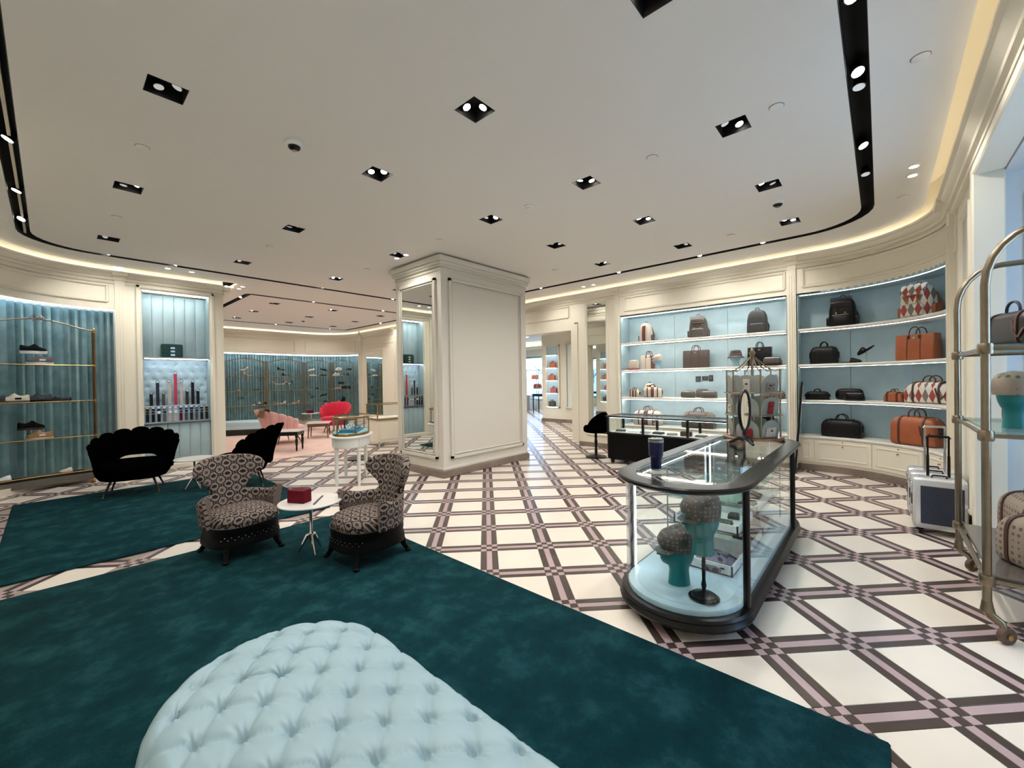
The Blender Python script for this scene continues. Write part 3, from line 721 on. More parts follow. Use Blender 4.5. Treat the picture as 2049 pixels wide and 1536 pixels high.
# lit shoe niche far back
t = thing('niche_shelves', 'white glass shoe shelves in the lit niche left of the pillar', 'shelves')
for z in (.9, 1.3, 1.75, 2.2):
    sh = obj('shelf', sweep(pathA, -11.65, -9.65, rect(-.38, -.02, z - .03, z)), whiteshelf, t); obj('led_strip', sweep(pathA, -11.6, -9.7, rect(-.06, -.03, z - .04, z - .031)), ledw, sh)
obj('led_strip', sweep(pathA, -11.6, -9.7, rect(-.06, -.03, 2.64, 2.66)), ledw, t); obj('base_cabinet', sweep(pathA, -11.65, -9.65, rect(-.38, -.01, .0, .87)), cream, t)
# belt niche in the left wall
t = thing('belt_niche', 'lit teal leather wall niche with shelf, tufted panel and belt bar', 'display niche')
X0, X1 = 1.085, 2.045; n = 6; wdt = (X1 - X0) / n
def channel(x0, x1, y, z0, z1, puff=.016):
    g = G(); R = []
    for z, k in ((z0, 0), (z0 + .012, 1), (z1 - .012, 1), (z1, 0)):
        R.append([(x0 + (x1 - x0) * i / 8, y - (.004 + puff * (1 - (2 * i / 8 - 1) ** 4)) * (.5 + .5 * k), z) for i in range(9)] + [(x1, y + .02, z), (x0, y + .02, z)])
    return g.loft(R)
for i in range(n):
    obj('upper_channel', channel(X0 + i * wdt + .002, X0 + (i + 1) * wdt - .002, 9.88, 2.03, 3.17), tealleather, t, 60)
    obj('lower_channel', channel(X0 + i * wdt + .002, X0 + (i + 1) * wdt - .002, 9.66, .1, .82), tealleather, t, 60)
def tuft(x, z):
    best = 9
    for a in range(-1, 8):
        for b in range(-1, 7):
            bx = X0 + .08 + (a + .5 * (b % 2)) * .16; bz = 1.22 + b * .135
            best = min(best, hypot(x - bx, (z - bz)))
    return -.03 * math.exp(-(best / .028) ** 1.3) + .012
obj('tufted_panel', G().grid(64, 54, lambda i, j: (X0 + (X1 - X0) * i, 9.86 - tuft(X0 + (X1 - X0) * i, 1.1 + .88 * j), 1.1 + .88 * j)), paleleather, t, 70, fix=False)
for b in range(1, 6):
    for a in range(0, 6):
        bx = X0 + .08 + (a + .5 * (b % 2)) * .16
        if bx < X1: obj('button', G().sph((bx, 9.875, 1.22 + b * .135), (.012, .008, .012), 8, 6), paleleather, t)
sh = obj('shelf', G().box(X0, X1, 9.6, 9.9, 2.0, 2.02, .004), steel, t); obj('led_strip', G().box(X0 + .02, X1 - .02, 9.62, 9.64, 1.99, 1.999), LED3, sh)
obj('led_strip', G().box(X0 + .02, X1 - .02, 9.63, 9.65, 3.17, 3.18), LED3, t)
for s in (X0 - .004, X1 - .004): obj('side_panel', G().box(s, s + .008, 9.62, 9.94, .85, 3.18), tealleather, t, 0)
obj('bar_shelf', G().box(X0, X1, 9.6, 9.88, .83, .86, .004), steel, t); obj('belt_bar', G().box(X0, X1, 9.66, 9.68, 1.12, 1.15, .004), steel, t); obj('bar_back', G().box(X0, X1, 9.84, 9.87, .86, 1.12), paleleather, t, 0)
# ---------------------------------------------------------------- rugs
for (x0, x1, y0, y1), lab in zip(RUGS, ('deep teal rug under the black chair and farther table', 'deep teal rug in the foreground under the tufted ottoman')):
    g = G(); nx, ny = int((x1 - x0) / .05), int((y1 - y0) / .05)
    g.box(x0, x1, y0, y1, .001, .016, .008)
    tag(obj('rug', g, rugm, smooth=60), lab, 'rug')
# ---------------------------------------------------------------- tufted ottoman
ot = thing('tufted_ottoman', 'large pale aqua button-tufted leather ottoman with a rounded end in the foreground', 'ottoman', (0, 0, .016))
OC, OV0, OV1, OR = .56, .5, 1.64, .405
la, lb, lo = (.104, -.092), (-.0885, -.1025), (.552, 1.658)
det = la[0] * lb[1] - la[1] * lb[0]
def latt(x, y):
    dx, dy = x - lo[0], y - lo[1]; return (dx * lb[1] - dy * lb[0]) / det, (la[0] * dy - la[1] * dx) / det
ARCN, SIDN = 80, 110
def pill(t, i, R=OR):
    """i: sample index around the outline, t 0..1 from spine to edge"""
    i %= 2 * (ARCN + SIDN); L = OV1 - OV0
    if i < SIDN: return (OC + t * R, OV0 + L * i / SIDN)
    i -= SIDN
    if i < ARCN: a = pi * i / ARCN; return (OC + t * R * cos(a), OV1 + t * R * sin(a))
    i -= ARCN
    if i < SIDN: return (OC - t * R, OV1 - L * i / SIDN)
    a = pi + pi * (i - SIDN) / ARCN; return (OC + t * R * cos(a), OV0 + t * R * sin(a))
MQ = 2 * (ARCN + SIDN)
def tuftz(x, y):
    p, q = latt(x, y); fp, fq = abs(sin(pi * p)), abs(sin(pi * q))
    dp, dq = p - round(p), q - round(q); dd = hypot(dp, dq); ang = atan2(dq, dp)
    fold = -.004 * math.exp(-(min(abs(dp), abs(dq)) / .045) ** 1.1)
    wr = .006 * sin(ang * 11 + round(p) * 2.1 + round(q)) * math.exp(-(dd / .3) ** 2) * min(1, dd / .08)
    return .012 * (fp * fq) ** .6 + fold - .034 * math.exp(-(dd / .12) ** 1.3) + wr
g = G(); rings = []
for k in range(0, 100):
    t = k / 99; ring = []
    for i in range(MQ):
        x, y = pill(t, i); e = max(0, (t - .86) / .14)
        ring.append((x, y, .392 + .03 * (1 - t * t) + tuftz(x, y) * (1 - .6 * e) - .045 * e ** 2.2))
    rings.append(ring)
for z, o in ((.30, 1.022), (.25, 1.035), (.2, 1.03), (.15, 1.02), (.105, 1.0), (.1, .96)):
    ring = []
    for i in range(MQ):
        x, y = pill(1, i); p, q = latt(x, y)
        ring.append((*pill(o + (.012 * abs(sin(pi * (p + q))) if z > .2 else 0), i), z))
    rings.append(ring)
g.loft(rings, 'end'); obj('tufted_top', g, ottoleather, ot, 80)
btn = G().sph((0, 0, 0), (.010, .010, .006), 10, 6).mesh('button', ottoleather, 60)
for i in range(-12, 14):
    for j in range(-6, 16):
        x, y = lo[0] + i * la[0] + j * lb[0], lo[1] + i * la[1] + j * lb[1]
        d = hypot(x - OC, y - min(max(y, OV0), OV1))
        if d < OR * .9: obj('button', btn, None, ot, loc=(x, y, .392 + .03 * (1 - (d / OR) ** 2) - .042))
obj('plinth', G().prism([pill(.94, i) for i in range(0, MQ, 5)], 0, .11), blackmatte, ot)

# ---------------------------------------------------------------- patterned armchairs (front faces -Y)
def armchair(lab, loc, rz):
    t = thing('wing_armchair', lab, 'armchair', loc, rz, 'patterned wing armchairs')
    # seat: rounded front cushion
    def ring(sc, z): return [(x * sc, y * sc, z) for x, y, _ in sq(.265, .27, 2.7, 40)]
    R = [ring(.97, .27), ring(1.0, .285), ring(1.015, .31), ring(1.0, .338), ring(.93, .362), ring(.75, .382), ring(.45, .394), ring(.12, .398), ring(.01, .398)]
    uv = [(p[0], p[1] + .3 + (p[2] - .4) * .8) for r in R for p in r]
    obj('seat', G().loft(R, uv=uv), jacq, t, 70)
    # wrap-around arm rail
    g = G(); prof = []; K = 56
    for k in range(K + 1):
        ph = radians(-106 + 212 * k / K); a = abs(ph)
        rx, ry = .275, .265
        cx, cy = rx * sin(ph), ry * cos(ph)
        top = .49 + .05 * (a / 1.85) ** 4 - .02 * math.exp(-((a - 1.25) / .35) ** 2)
        flare = .04 * (a / 2.2) ** 2
        nx, ny = sin(ph), cos(ph)
        sec = []
        for o, z in ((-.012, .27), (.03, .27), (.034 + flare * .5, .4), (.036 + flare, top - .02), (.02 + flare, top), (.0 + flare * .8, top), (-.014 + flare * .5, top - .018), (-.016, .4)):
            sec.append((cx + nx * o, cy + ny * o, z))
        prof.append(sec)
    uv = [(radians(-106 + 212 * k / K) * .28, z[2] + (.3 if n > 4 else 0)) for k, sec in enumerate(prof) for n, z in enumerate(sec)]
    obj('arm_rail', g.loft(prof, uv=uv), jacq, t, 60)
    # wing back
    W = [(.30, .20), (.40, .19), (.47, .155), (.52, .15), (.57, .175), (.62, .235), (.67, .285), (.72, .30), (.76, .285), (.79, .25), (.81, .19), (.82, .09)]
    prof = []; uv = []
    N = 22
    for z, hw in W:
        sec = []
        for s_, m in ((1, range(N + 1)), (-1, range(N, -1, -1))):
            for i in m:
                a = -1 + 2 * i / N; x = hw * a
                lean = (z - .3) * .20
                y = .235 + lean - 1.55 * x * x * (1 if z > .5 else .8)
                th = .05 * sqrt(max(0, 1 - a ** 8)) * (1 if z < .79 else .75)
                sec.append((x, y - th if s_ == 1 else y + th, z)); uv.append((x, z))
        prof.append(sec)
    obj('backrest', G().loft(prof, uv=uv), jacq, t, 60)
    # carved apron, nail heads, bead inlay
    ap = [[(x * sc, y * sc, z) for x, y, _ in sq(.268, .272, 2.7, 44)] for z, sc in ((.275, .98), (.275, 1.02), (.225, 1.03), (.20, 1.01), (.165, 1.05), (.115, 1.06), (.115, .95))]
    obj('apron', G().loft(ap), mat('ebonised_wood', (3, 3, 3), .45, spec=.14), t, 50)
    g = G()
    for x, y, _ in sq(.276, .28, 2.7, 84): g.sph((x, y, .282), .0045, 6, 4)
    obj('nail_heads', g, silverm, t)
    g = G()
    for q in range(22):
        a = radians(-140 + 100 * q / 21)
        for z, o in ((.205, 1.035), (.185, 1.055)):
            if (q + (z > .2)) % 2 == 0:
                x, y = .272 * cos(a), .276 * sin(a); k = (abs(cos(a)) ** 2.7 + abs(sin(a)) ** 2.7) ** (-1 / 2.7)
                g.sph((.27 * cos(a) * k * o, .274 * sin(a) * k * o, z), (.005, .005, .006), 6, 4)
    obj('bead_inlay', g, silverm, t)
    for sx, sy in ((-1, -1), (1, -1), (-1, 1), (1, 1)):
        P = [(.18 * sx, .19 * sy, .15), (.2 * sx, .215 * sy, .10), (.205 * sx, .225 * sy, .06), (.222 * sx, .245 * sy, .022)]
        lg = obj('leg', G().tube(P, [.034, .030, .022, .02], 10), MATS['ebonised_wood'], t, 60)
        obj('foot', G().sph((.228 * sx, .252 * sy, .016), (.028, .028, .016), 10, 6), MATS['ebonised_wood'], lg)
armchair('patterned wing armchair on the left of the marble table, facing right', (1.13, 4.33, .016), radians(8))
armchair('patterned wing armchair on the right of the marble table, facing left', (1.82, 3.34, .016), radians(-86))

# ---------------------------------------------------------------- small tables
def ptable(name, lab, loc, r, h, topm, legm, tripod=True, tilt=0):
    t = thing(name, lab, 'table', loc)
    obj('table_top', G().lathe([(.01, h - .018), (r * .96, h - .018), (r, h - .01), (r, h - .004), (r - .004, h), (.01, h)], 48), topm, t)
    obj('stem', G().lathe([(.02, h - .018), (.013, h - .05), (.013, .19), (.022, .17), (.022, .13), (.012, .1)], 16), legm, t)
    for k in range(3):
        a = 2 * pi * k / 3 + tilt
        obj('leg', G().tube([(.0, 0, .16), (.03 * cos(a), .03 * sin(a), .15), (.08 * cos(a), .08 * sin(a), .06), (.11 * cos(a), .11 * sin(a), .006)], [.016, .018, .013, .006], 8), legm, t)
    return t
ptable('side_table', 'round white marble side table between the patterned armchairs', (1.515, 3.765, .016), .26, .455, marble, chrome, tilt=.4)
bx = thing('tissue_box', 'dark red leather tissue box on the marble side table', 'box', (1.435, 3.80, .4715), radians(-62))
obj('body', G().box(-.085, .085, -.05, .05, 0, .11, .004), redbox, bx); obj('opening', G().box(-.05, .05, -.012, .012, .1101, .112, .001), mat('slot_dark', (60, 4, 18), .8), bx)
tag(obj('shoehorn', G().band([(1.48 + .17 * k / 5, 3.61 + .22 * k / 5, .4755 + .002 * sin(k)) for k in range(6)], (-.85, .52, 0), .016, .004), blackgloss), 'slim black shoehorn lying on the marble side table', 'shoehorn')
ptable('side_table', 'pale marble side table between the two black shell chairs', (1.37, 7.42, .016), .24, .44, marble, chrome, tilt=1)

# ---------------------------------------------------------------- shell chairs (front faces -Y)
def shell_chair(name, lab, loc, rz, mt, legm, sc=1.0, slot=True, hs=1.0):
    t = thing(name, lab, 'armchair', loc, rz, 'scallop-back shell chairs')
    K = 132; NS = 11; prof = []
    for k in range(K + 1):
        f = -1 + 2 * k / K; ph = radians(118) * f; a = abs(f)
        scal = abs(sin(NS * pi * (f + 1) / 2)) ** .55
        top = (.80 - .30 * a ** 1.7) + .045 * scal * (1 - .3 * a)
        bot = .30 + (.16 * math.exp(-(f / .34) ** 6) if slot else 0)
        sec = []
        nx, ny = sin(ph), cos(ph)
        for q, (fz, side) in enumerate(((0, 1), (.25, 1), (.55, 1), (.8, 1), (.95, 1), (1, .55), (1, -.1), (.95, -.6), (.8, -.75), (.5, -.7), (.2, -.6), (0, -.55))):
            z = bot + (top - bot) * fz
            fl = .17 * ((z - .3) / .5) ** 1.5 * (1 - .35 * a)
            th = .035 * (.55 + .6 * scal) * side
            r_x, r_y = .36 + fl + th, .30 + fl * .9 + th
            sec.append((r_x * nx * sc, (r_y * ny + .02) * sc, z * hs))
        prof.append(sec)
    obj('shell_back', G().loft(prof), mt, t, 75)
    R = []
    for z, s_ in ((.2, .8), (.215, .9), (.27, 1.0), (.34, 1.03), (.40, 1.0), (.43, .92), (.44, .7), (.445, .3), (.446, .02)): R.append([(x * s_ * sc, y * s_ * sc - .03, z * hs) for x, y, _ in sq(.37, .32, 2.6, 48)])
    obj('seat', G().loft(R), mt, t, 60)
    for sx, sy in ((-1, -1), (1, -1), (-1, 1), (1, 1)):
        lg = obj('leg', G().cyl((.2 * sx * sc, .16 * sy * sc, .22 * hs), (.27 * sx * sc, .23 * sy * sc, .012), .017, .009), legm, t)
        obj('ferrule', G().cyl((.262 * sx * sc, .222 * sy * sc, .035), (.27 * sx * sc, .23 * sy * sc, 0), .011, .010), goldm, lg)
shell_chair('shell_chair', 'black velvet scallop-back chair by the left shoe rack', (.78, 7.92, .016), radians(-14), blackvelvet, blackgloss, 1.06, hs=1.04)
shell_chair('shell_chair', 'black velvet shell chair seen from the side behind the patterned armchair', (1.92, 7.1, .016), radians(-108), blackvelvet, blackgloss, 1.0, False, hs=1.06)
shell_chair('shell_chair', 'blush pink shell chair in the shoe room', (3.95, 11.4, .012), radians(95), pinkvel, blackgloss, 1.25, False, hs=1.05)
shell_chair('shell_chair', 'crimson scallop-back chair in the shoe room', (5.85, 12.6, .012), radians(-40), crimson, blackgloss, 1.0, False, hs=1.1)
g = G().band([(3.36, 11.2, .70), (3.36, 11.2, .87), (3.42, 11.2, .925), (3.5, 11.2, .9), (3.55, 11.2, .75)], (0, 1, 0), .42, .012)
sh = tag(obj('folded_shawl', g, shawlcanvas), 'patterned brown shawl folded over the pink shell chair', 'shawl')
# ---------------------------------------------------------------- shoe room furniture
t = thing('long_bench', 'long pale teal upholstered bench on a black base in the shoe room', 'bench', (4.25, 14.1, .012), radians(-30))
def stad(hl, r, z, k=14): return [(hl + r * cos(a), r * sin(a), z) for a in [radians(-90 + 180 * i / k) for i in range(k + 1)]] + [(-hl + r * cos(a), r * sin(a), z) for a in [radians(90 + 180 * i / k) for i in range(k + 1)]]
obj('cushion', G().loft([stad(.75, .26, .16), stad(.75, .29, .18), stad(.75, .29, .27), stad(.75, .285, .28), stad(.75, .295, .29), stad(.75, .295, .38), stad(.74, .27, .41), stad(.7, .2, .42)]), paleleather, t); obj('plinth', G().loft([stad(.74, .27, 0), stad(.74, .27, .16)]), blackmatte, t)
ptable('pedestal_table', 'small round white pedestal table holding a dark red box', (5.6, 13.75, .012), .28, .55, marble, chrome)
b2 = thing('tissue_box', 'dark red box on the small pedestal table in the shoe room', 'box', (5.55, 13.7, .562)); obj('body', G().box(-.1, .1, -.06, .06, 0, .09, .004), redbox, b2); obj('opening', G().box(-.05, .05, -.012, .012, .09, .092), blackmatte, b2)
def console(name, lab, loc, rz, L, D, H, mt, topm, leg='turned'):
    t = thing(name, lab, 'table', loc, rz)
    obj('table_top', G().box(-L / 2, L / 2, -D / 2, D / 2, H - .025, H, .006), topm, t); obj('apron', G().box(-L / 2 + .04, L / 2 - .04, -D / 2 + .03, D / 2 - .03, H - .11, H - .025, .006), mt, t)
    for sx in (-1, 1):
        for sy in (-1, 1):
            if leg == 'turned': g = G().lathe([(.03, H - .1), (.03, H - .16), (.018, H - .17), (.03, H - .2), (.026, .15), (.016, .09), (.022, .07), (.014, .0)], 12, (sx * (L / 2 - .07), sy * (D / 2 - .06), 0))
            else: g = G().cyl((sx * (L / 2 - .07), sy * (D / 2 - .06), H - .1), (sx * (L / 2 - .05), sy * (D / 2 - .04), 0), .02, .012)
            obj('leg', g, mt, t)
console('console_table', 'black turned-leg low table with white top in front of the pink chair', (3.47, 10.05, .012), radians(-42), .85, .45, .46, blackgloss, marble)
console('low_table', 'white low table with brown legs in front of the crimson chair', (5.0, 11.75, .012), radians(-30), .6, .6, .42, mat('walnut', (110, 78, 60), .5), marble, 'plain')
console('low_table', 'small white side table with brown legs beside the crimson chair', (5.9, 11.9, .012), radians(20), .5, .45, .5, MATS['walnut'], marble, 'plain')
t = thing('disc_stool', 'flat dark round stool base on the floor behind the oval case', 'stool', (4.05, 7.75, 0)); obj('base', G().lathe([(.24, 0), (.24, .02), (.2, .03), (.03, .05), (.02, .06)], 28), mat('dark_metal', (50, 44, 40), .35, .8), t); obj('post', G().cyl((0, 0, .05), (0, 0, .45), .02), MATS['dark_metal'], t); obj('seat', G().lathe([(.2, .45), (.22, .48), (.2, .54), (.02, .56)], 24), cream, t)
t = thing('cream_counter', 'cream counter with glass display top at the pillar edge', 'counter', (5.65, 9.0, 0), radians(-6))
obj('body', G().box(-.55, .9, -.3, .3, .1, .62, .01), cream, t); obj('front_panel', G().box(-.48, .8, -.31, -.295, .16, .56, .006), cream, t); obj('gold_rail', G().box(-.57, .92, -.32, .32, .62, .66, .004), brass, t); obj('tray', G().box(-.54, .88, -.29, .29, .661, .67), whitemetal, t)
g = G()
for x in (-.55, .9):
    for y in (-.3, .3): g.box(x - .012, x + .012, y - .012, y + .012, .66, .98)
obj('gold_post', g, brass, t); obj('top_frame', G().box(-.57, .92, -.32, -.295, .98, 1.0).box(-.57, .92, .295, .32, .98, 1.0).box(-.57, -.545, -.3, .3, .98, 1.0).box(.895, .92, -.3, .3, .98, 1.0), brass, t); obj('glass_pane', G().box(-.55, .9, -.302, -.298, .67, .98), gls, t, 0)
for x in (-.5, .85):
    for y in (-.25, .25): obj('leg', G().lathe([(.03, .1), (.02, .07), (.015, 0)], 12, (x, y, 0)), cream, t)
# ---------------------------------------------------------------- oval display case on turned legs
t = thing('oval_vitrine', 'white oval glass-topped vitrine on tall turned legs left of the pillar', 'display case', (3.06, 6.05, 0), radians(52))
def oval(a, b, z, k=48): return [(a * cos(2 * pi * i / k), b * sin(2 * pi * i / k), z) for i in range(k)]
A, B = .46, .3
obj('apron', G().loft([oval(A - .05, B - .05, .56), oval(A - .035, B - .035, .57), oval(A - .035, B - .035, .68), oval(A - .02, B - .02, .7)]), whitemetal, t)
obj('table_edge', G().loft([oval(A - .02, B - .02, .7), oval(A, B, .705), oval(A + .005, B + .005, .715), oval(A, B, .728), oval(A - .03, B - .03, .735)]), whitemetal, t)
obj('gilt_band', G().loft([oval(A - .045, B - .045, .735), oval(A - .04, B - .04, .74), oval(A - .04, B - .04, .765), oval(A - .05, B - .05, .77)]), brass, t)
obj('tray', G().loft([oval(A - .052, B - .052, .768), oval(A - .052, B - .052, .774)]), mat('aqua_felt', (150, 200, 205), .9), t)
gw = G(); gw.loft([oval(A - .046, B - .046, .77), oval(A - .046, B - .046, .99)], cap=False); obj('glass_wall', gw, gls, t, 60, fix=False)
obj('top_frame', G().loft([oval(A - .06, B - .06, .985), oval(A - .04, B - .04, .985), oval(A - .04, B - .04, 1.01), oval(A - .06, B - .06, 1.015), oval(A - .06, B - .06, .985)], cap=False), brass, t)
obj('glass_top', G().loft([oval(A - .06, B - .06, 1.004), oval(A - .06, B - .06, 1.01)]), gls, t, 0)
for k in range(6):
    a = radians(30 + 60 * k); x, y = (A - .048) * cos(a), (B - .048) * sin(a)
    obj('gilt_post', G().cyl((x, y, .77), (x, y, .99), .009), bronze, t)
for k in range(4):
    a = radians(40 + 90 * k + (10 if k % 2 else 0)); x, y = (A - .07) * cos(a), (B - .06) * sin(a)
    lg = obj('leg', G().lathe([(.034, .56), (.036, .55), (.024, .54), (.034, .52), (.034, .505), (.022, .49), (.026, .44), (.026, .12), (.022, .06), (.018, 0)], 16, (x, y, 0)), whitemetal, t)
    obj('corner_block', G().box(x - .04, x + .04, y - .035, y + .035, .565, .69, .006), whitemetal, lg)
t = thing('bracelet_tray', 'stepped blue cushion tray with white bracelets inside the oval vitrine', 'jewelry tray', (3.06, 6.05, .774), radians(52))
obj('base', G().box(-.3, .3, -.13, .13, 0, .02, .005), mat('blue_leather', (40, 120, 150), .5), t); obj('step', G().box(-.27, .27, -.09, .12, .02, .045, .005), MATS['blue_leather'], t)
for k in range(7):
    x = -.22 + .073 * k; g = G().tube([(x + .034 * cos(a), .02 + .012 * sin(a) , .075 + .03 * sin(a)) for a in [2 * pi * i / 14 for i in range(14)]], .008, 6, True)
    obj('bracelet', g, silverm if k % 2 else mat('pearl_white', (235, 240, 245), .25), t)
obj('back_stand', G().box(.0, .22, .09, .11, .02, .17, .004), mat('navy_leather', (28, 30, 52), .5), t)
# ---------------------------------------------------------------- glass display case in the foreground
CU0, CU1, CV, CR = 2.75, 4.6, .97, .37
def stadium(e=0, k=18):
    r = CR + e
    return [(CU1 + r * cos(radians(-90 + 180 * i / k)), CV + r * sin(radians(-90 + 180 * i / k))) for i in range(k + 1)] + [(CU0 + r * cos(radians(90 + 180 * i / k)), CV + r * sin(radians(90 + 180 * i / k))) for i in range(k + 1)]
def srings(g, lv, **k): return g.loft([[(x, y, z) for x, y in stadium(e)] for e, z in lv], **k)
dc = thing('glass_counter', 'long glass display case with rounded ends and black frame in the foreground', 'display case')
obj('foot', srings(G(), [(-.10, 0), (-.10, .05)]), blackmatte, dc)
obj('base_rim', srings(G(), [(-.06, .05), (.01, .055), (.035, .065), (.04, .08), (.03, .095), (.025, .105), (.03, .115), (.02, .13), (.0, .135), (-.03, .135)]), blackgloss, dc)
obj('plinth', srings(G(), [(-.018, .135), (-.018, .158), (-.022, .164), (-.05, .166)]), paleleather, dc)
obj('deck', srings(G(), [(-.075, .166), (-.078, .170), (-.1, .171)]), paleleather, dc)
gw = G()
def wall(pts, g, z0, z1, th=.006):
    R = []
    for i, (x, y) in enumerate(pts):
        a, b = pts[max(i - 1, 0)], pts[min(i + 1, len(pts) - 1)]; dx, dy = b[0] - a[0], b[1] - a[1]; l = hypot(dx, dy) or 1; nx, ny = dy / l * th, -dx / l * th
        R.append([(x, y, z0), (x - nx, y - ny, z0), (x - nx, y - ny, z1), (x, y, z1)])
    return g.loft(R)
obj('curved_glass', wall(arc(CU0, CV, CR - .008, 95, 265, 24), G(), .136, .835), gls, dc, 60)
obj('curved_glass', wall(arc(CU1, CV, CR - .008, -85, 85, 24), G(), .136, .835), gls, dc, 60)
for s in (-1, 1): obj('side_glass', G().box(CU0 + .05, CU1 - .05, CV + s * (CR - .011), CV + s * (CR - .006), .136, .835), gls, dc, 0)
for x in (CU0, CU1 - .12):
    for s in (-1, 1):
        g = G().cyl((x, CV + s * (CR - .004), .13), (x, CV + s * (CR - .004), .84), .02, n=16).cyl((x + .03, CV + s * (CR - .004), .13), (x + .03, CV + s * (CR - .004), .84), .015, n=12)
        p = obj('post', g, blackgloss, dc)
        if s > 0: obj('led_strip', G().box(x + .006, x + .016, CV + s * (CR - .034), CV + s * (CR - .027), .172, .83), ledw, p)
n2 = stadium(.02); g = G()
lv = [(-.075, .845), (-.02, .84), (.03, .842), (.045, .855), (.045, .868), (.035, .876), (-.05, .88), (-.072, .878), (-.075, .845)]
g.loft([[(x, y, z) for x, y in stadium(e)] for e, z in lv], cap=False); obj('top_frame', g, blackgloss, dc)
obj('glass_top', G().prism(stadium(-.074), .866, .874), gls, dc, 0)
g = G()
for s in (-1, 1): g.box(CU0, CU1, CV + s * .27 - .003, CV + s * .27 + .003, .842, .846)
obj('led_strip', g, ledw, dc)
for z in (.40, .60):
    sh = obj('glass_shelf', G().box(3.12, 4.72, .72, 1.22, z, z + .008, .002), glsdark, dc, 0)
    obj('shelf_bracket', G().cyl((3.2, .66, z), (3.2, 1.28, z), .005).cyl((4.4, .66, z), (4.4, 1.28, z), .005), steel, sh)
obj('support_rod', G().cyl((3.2, .69, .172), (3.2, .69, .84), .005).cyl((3.2, 1.25, .22), (3.2, 1.25, .84), .005).cyl((4.4, .69, .22), (4.4, .69, .84), .005).cyl((4.4, 1.25, .22), (4.4, 1.25, .84), .005), steel, dc)
# --- contents
def head(t, mt, s=1, z=0, name='display_head'):
    P = [(.066, 0, 0), (.062, .04, 0), (.058, .09, 0), (.062, .12, .004), (.074, .14, .03), (.084, .165, .032), (.09, .19, .026), (.093, .22, .018), (.093, .25, .02), (.088, .28, .012), (.07, .31, 0), (.035, .328, 0), (.004, .332, 0)]
    R = []
    for r, zz, f in P:
        R.append([(s * (r * cos(a) * 1.06 - f * max(0, -cos(a)) ** 3), s * r * .82 * sin(a), z + s * zz) for a in [2 * pi * i / 24 for i in range(24)]])
    h = obj(name, G().loft(R), mt, t, 60)
    obj('nose', G().tube([(-s * .1, 0, z + s * .243), (-s * .124, 0, z + s * .212), (-s * .134, 0, z + s * .198), (-s * .112, 0, z + s * .19)], [s * .008, s * .012, s * .014, s * .01], 8), mt, h)
    return h
def flatcap(t, mt, z, s=1):
    R = []
    for r, zz, o in ((.097, -.03, -.004), (.102, -.005, -.006), (.112, .02, -.014), (.114, .05, -.018), (.1, .082, -.014), (.07, .102, -.008), (.02, .112, 0), (.001, .113, 0)): R.append([(s * (r * cos(a) + o), s * r * .92 * sin(a), z + s * (zz + .018 * cos(a) * (1 if zz > 0 else 0))) for a in [2 * pi * i / 24 for i in range(24)]])
    c = obj('crown', G().loft(R), mt, t, 60)
    obj('brim', G().grid(12, 4, lambda i, j: (-s * (.085 + .062 * j) * cos(radians(-55 + 110 * i)) - .004, s * .1 * sin(radians(-55 + 110 * i)), z - .012 - s * .025 * j)), mt, c, 60, fix=False)
    return c
t = thing('hat_display', 'teal head wearing a grey monogram flat cap, on the case deck at the left', 'hat display', (2.70, .985, .1715), radians(-48)); head(t, tealhead, 1.0); flatcap(t, capcanvas, .252, 1.03)
t = thing('hat_display', 'raised teal head wearing a grey monogram cap on a black stand in the case', 'hat display', (2.61, .805, .1715), radians(-40))
obj('stand_base', G().lathe([(.085, 0), (.088, .008), (.08, .014), (.07, .016), (.066, .024), (.05, .028), (.035, .034), (.012, .045), (.01, .06)], 24), blackgloss, t); obj('stand_stem', G().lathe([(.01, .05), (.016, .08), (.01, .11), (.012, .2), (.009, .29)], 14), blackgloss, t)
head(t, tealhead, .98, .27); flatcap(t, capcanvas, .518, 1.03)
def tray(lab, loc, L, D, H, items, rz=0):
    t = thing('display_tray', lab, 'tray', loc, rz)
    obj('base', G().box(-L / 2, L / 2, -D / 2, D / 2, 0, .012, .002), whitemetal, t)
    obj('rim', G().box(-L / 2, -L / 2 + .01, -D / 2, D / 2, 0, H).box(L / 2 - .01, L / 2, -D / 2, D / 2, 0, H).box(-L / 2, L / 2, -D / 2, -D / 2 + .01, 0, H).box(-L / 2, L / 2, D / 2 - .01, D / 2, 0, H), panelpaint, t, 0)
    return t
tray('white tray on the case deck holding a patterned scarf', (3.2, .97, .1715), .42, .46, .07, 0)
tray('pale tray on the case deck in the middle of the case', (3.7, .97, .1715), .4, .46, .06, 0)
tray('pale tray on the case deck towards the far end of the case', (4.16, .97, .1715), .4, .46, .06, 0)
tray('white tray on the lower glass shelf towards the far end of the case', (4.05, .96, .409), .6, .44, .05, 0)
t = thing('folded_scarf', 'navy and grey patterned scarf folded in the lower tray', 'scarf', (3.12, .88, .184), radians(-10))
obj('fold', G().loft([[(x * k, y * k, z) for x, y, _ in sq(.14, .12, 3, 16)] for z, k in ((0, 1), (.02, 1.02), (.05, .85), (.075, .5), (.09, .1))]), canvas('navy_canvas', (112, 112, 130), (36, 36, 58), 14), t, 60); obj('border', G().band([(-.12, -.1, .03), (-.02, -.02, .085), (.06, -.08, .06), (.12, -.1, .02)], (0, 1, 0), .03, .006), mat('navy', (26, 26, 48), .8), t)
tray('white tray on the lower glass shelf of the case', (3.36, .96, .409), .44, .44, .06, 0)
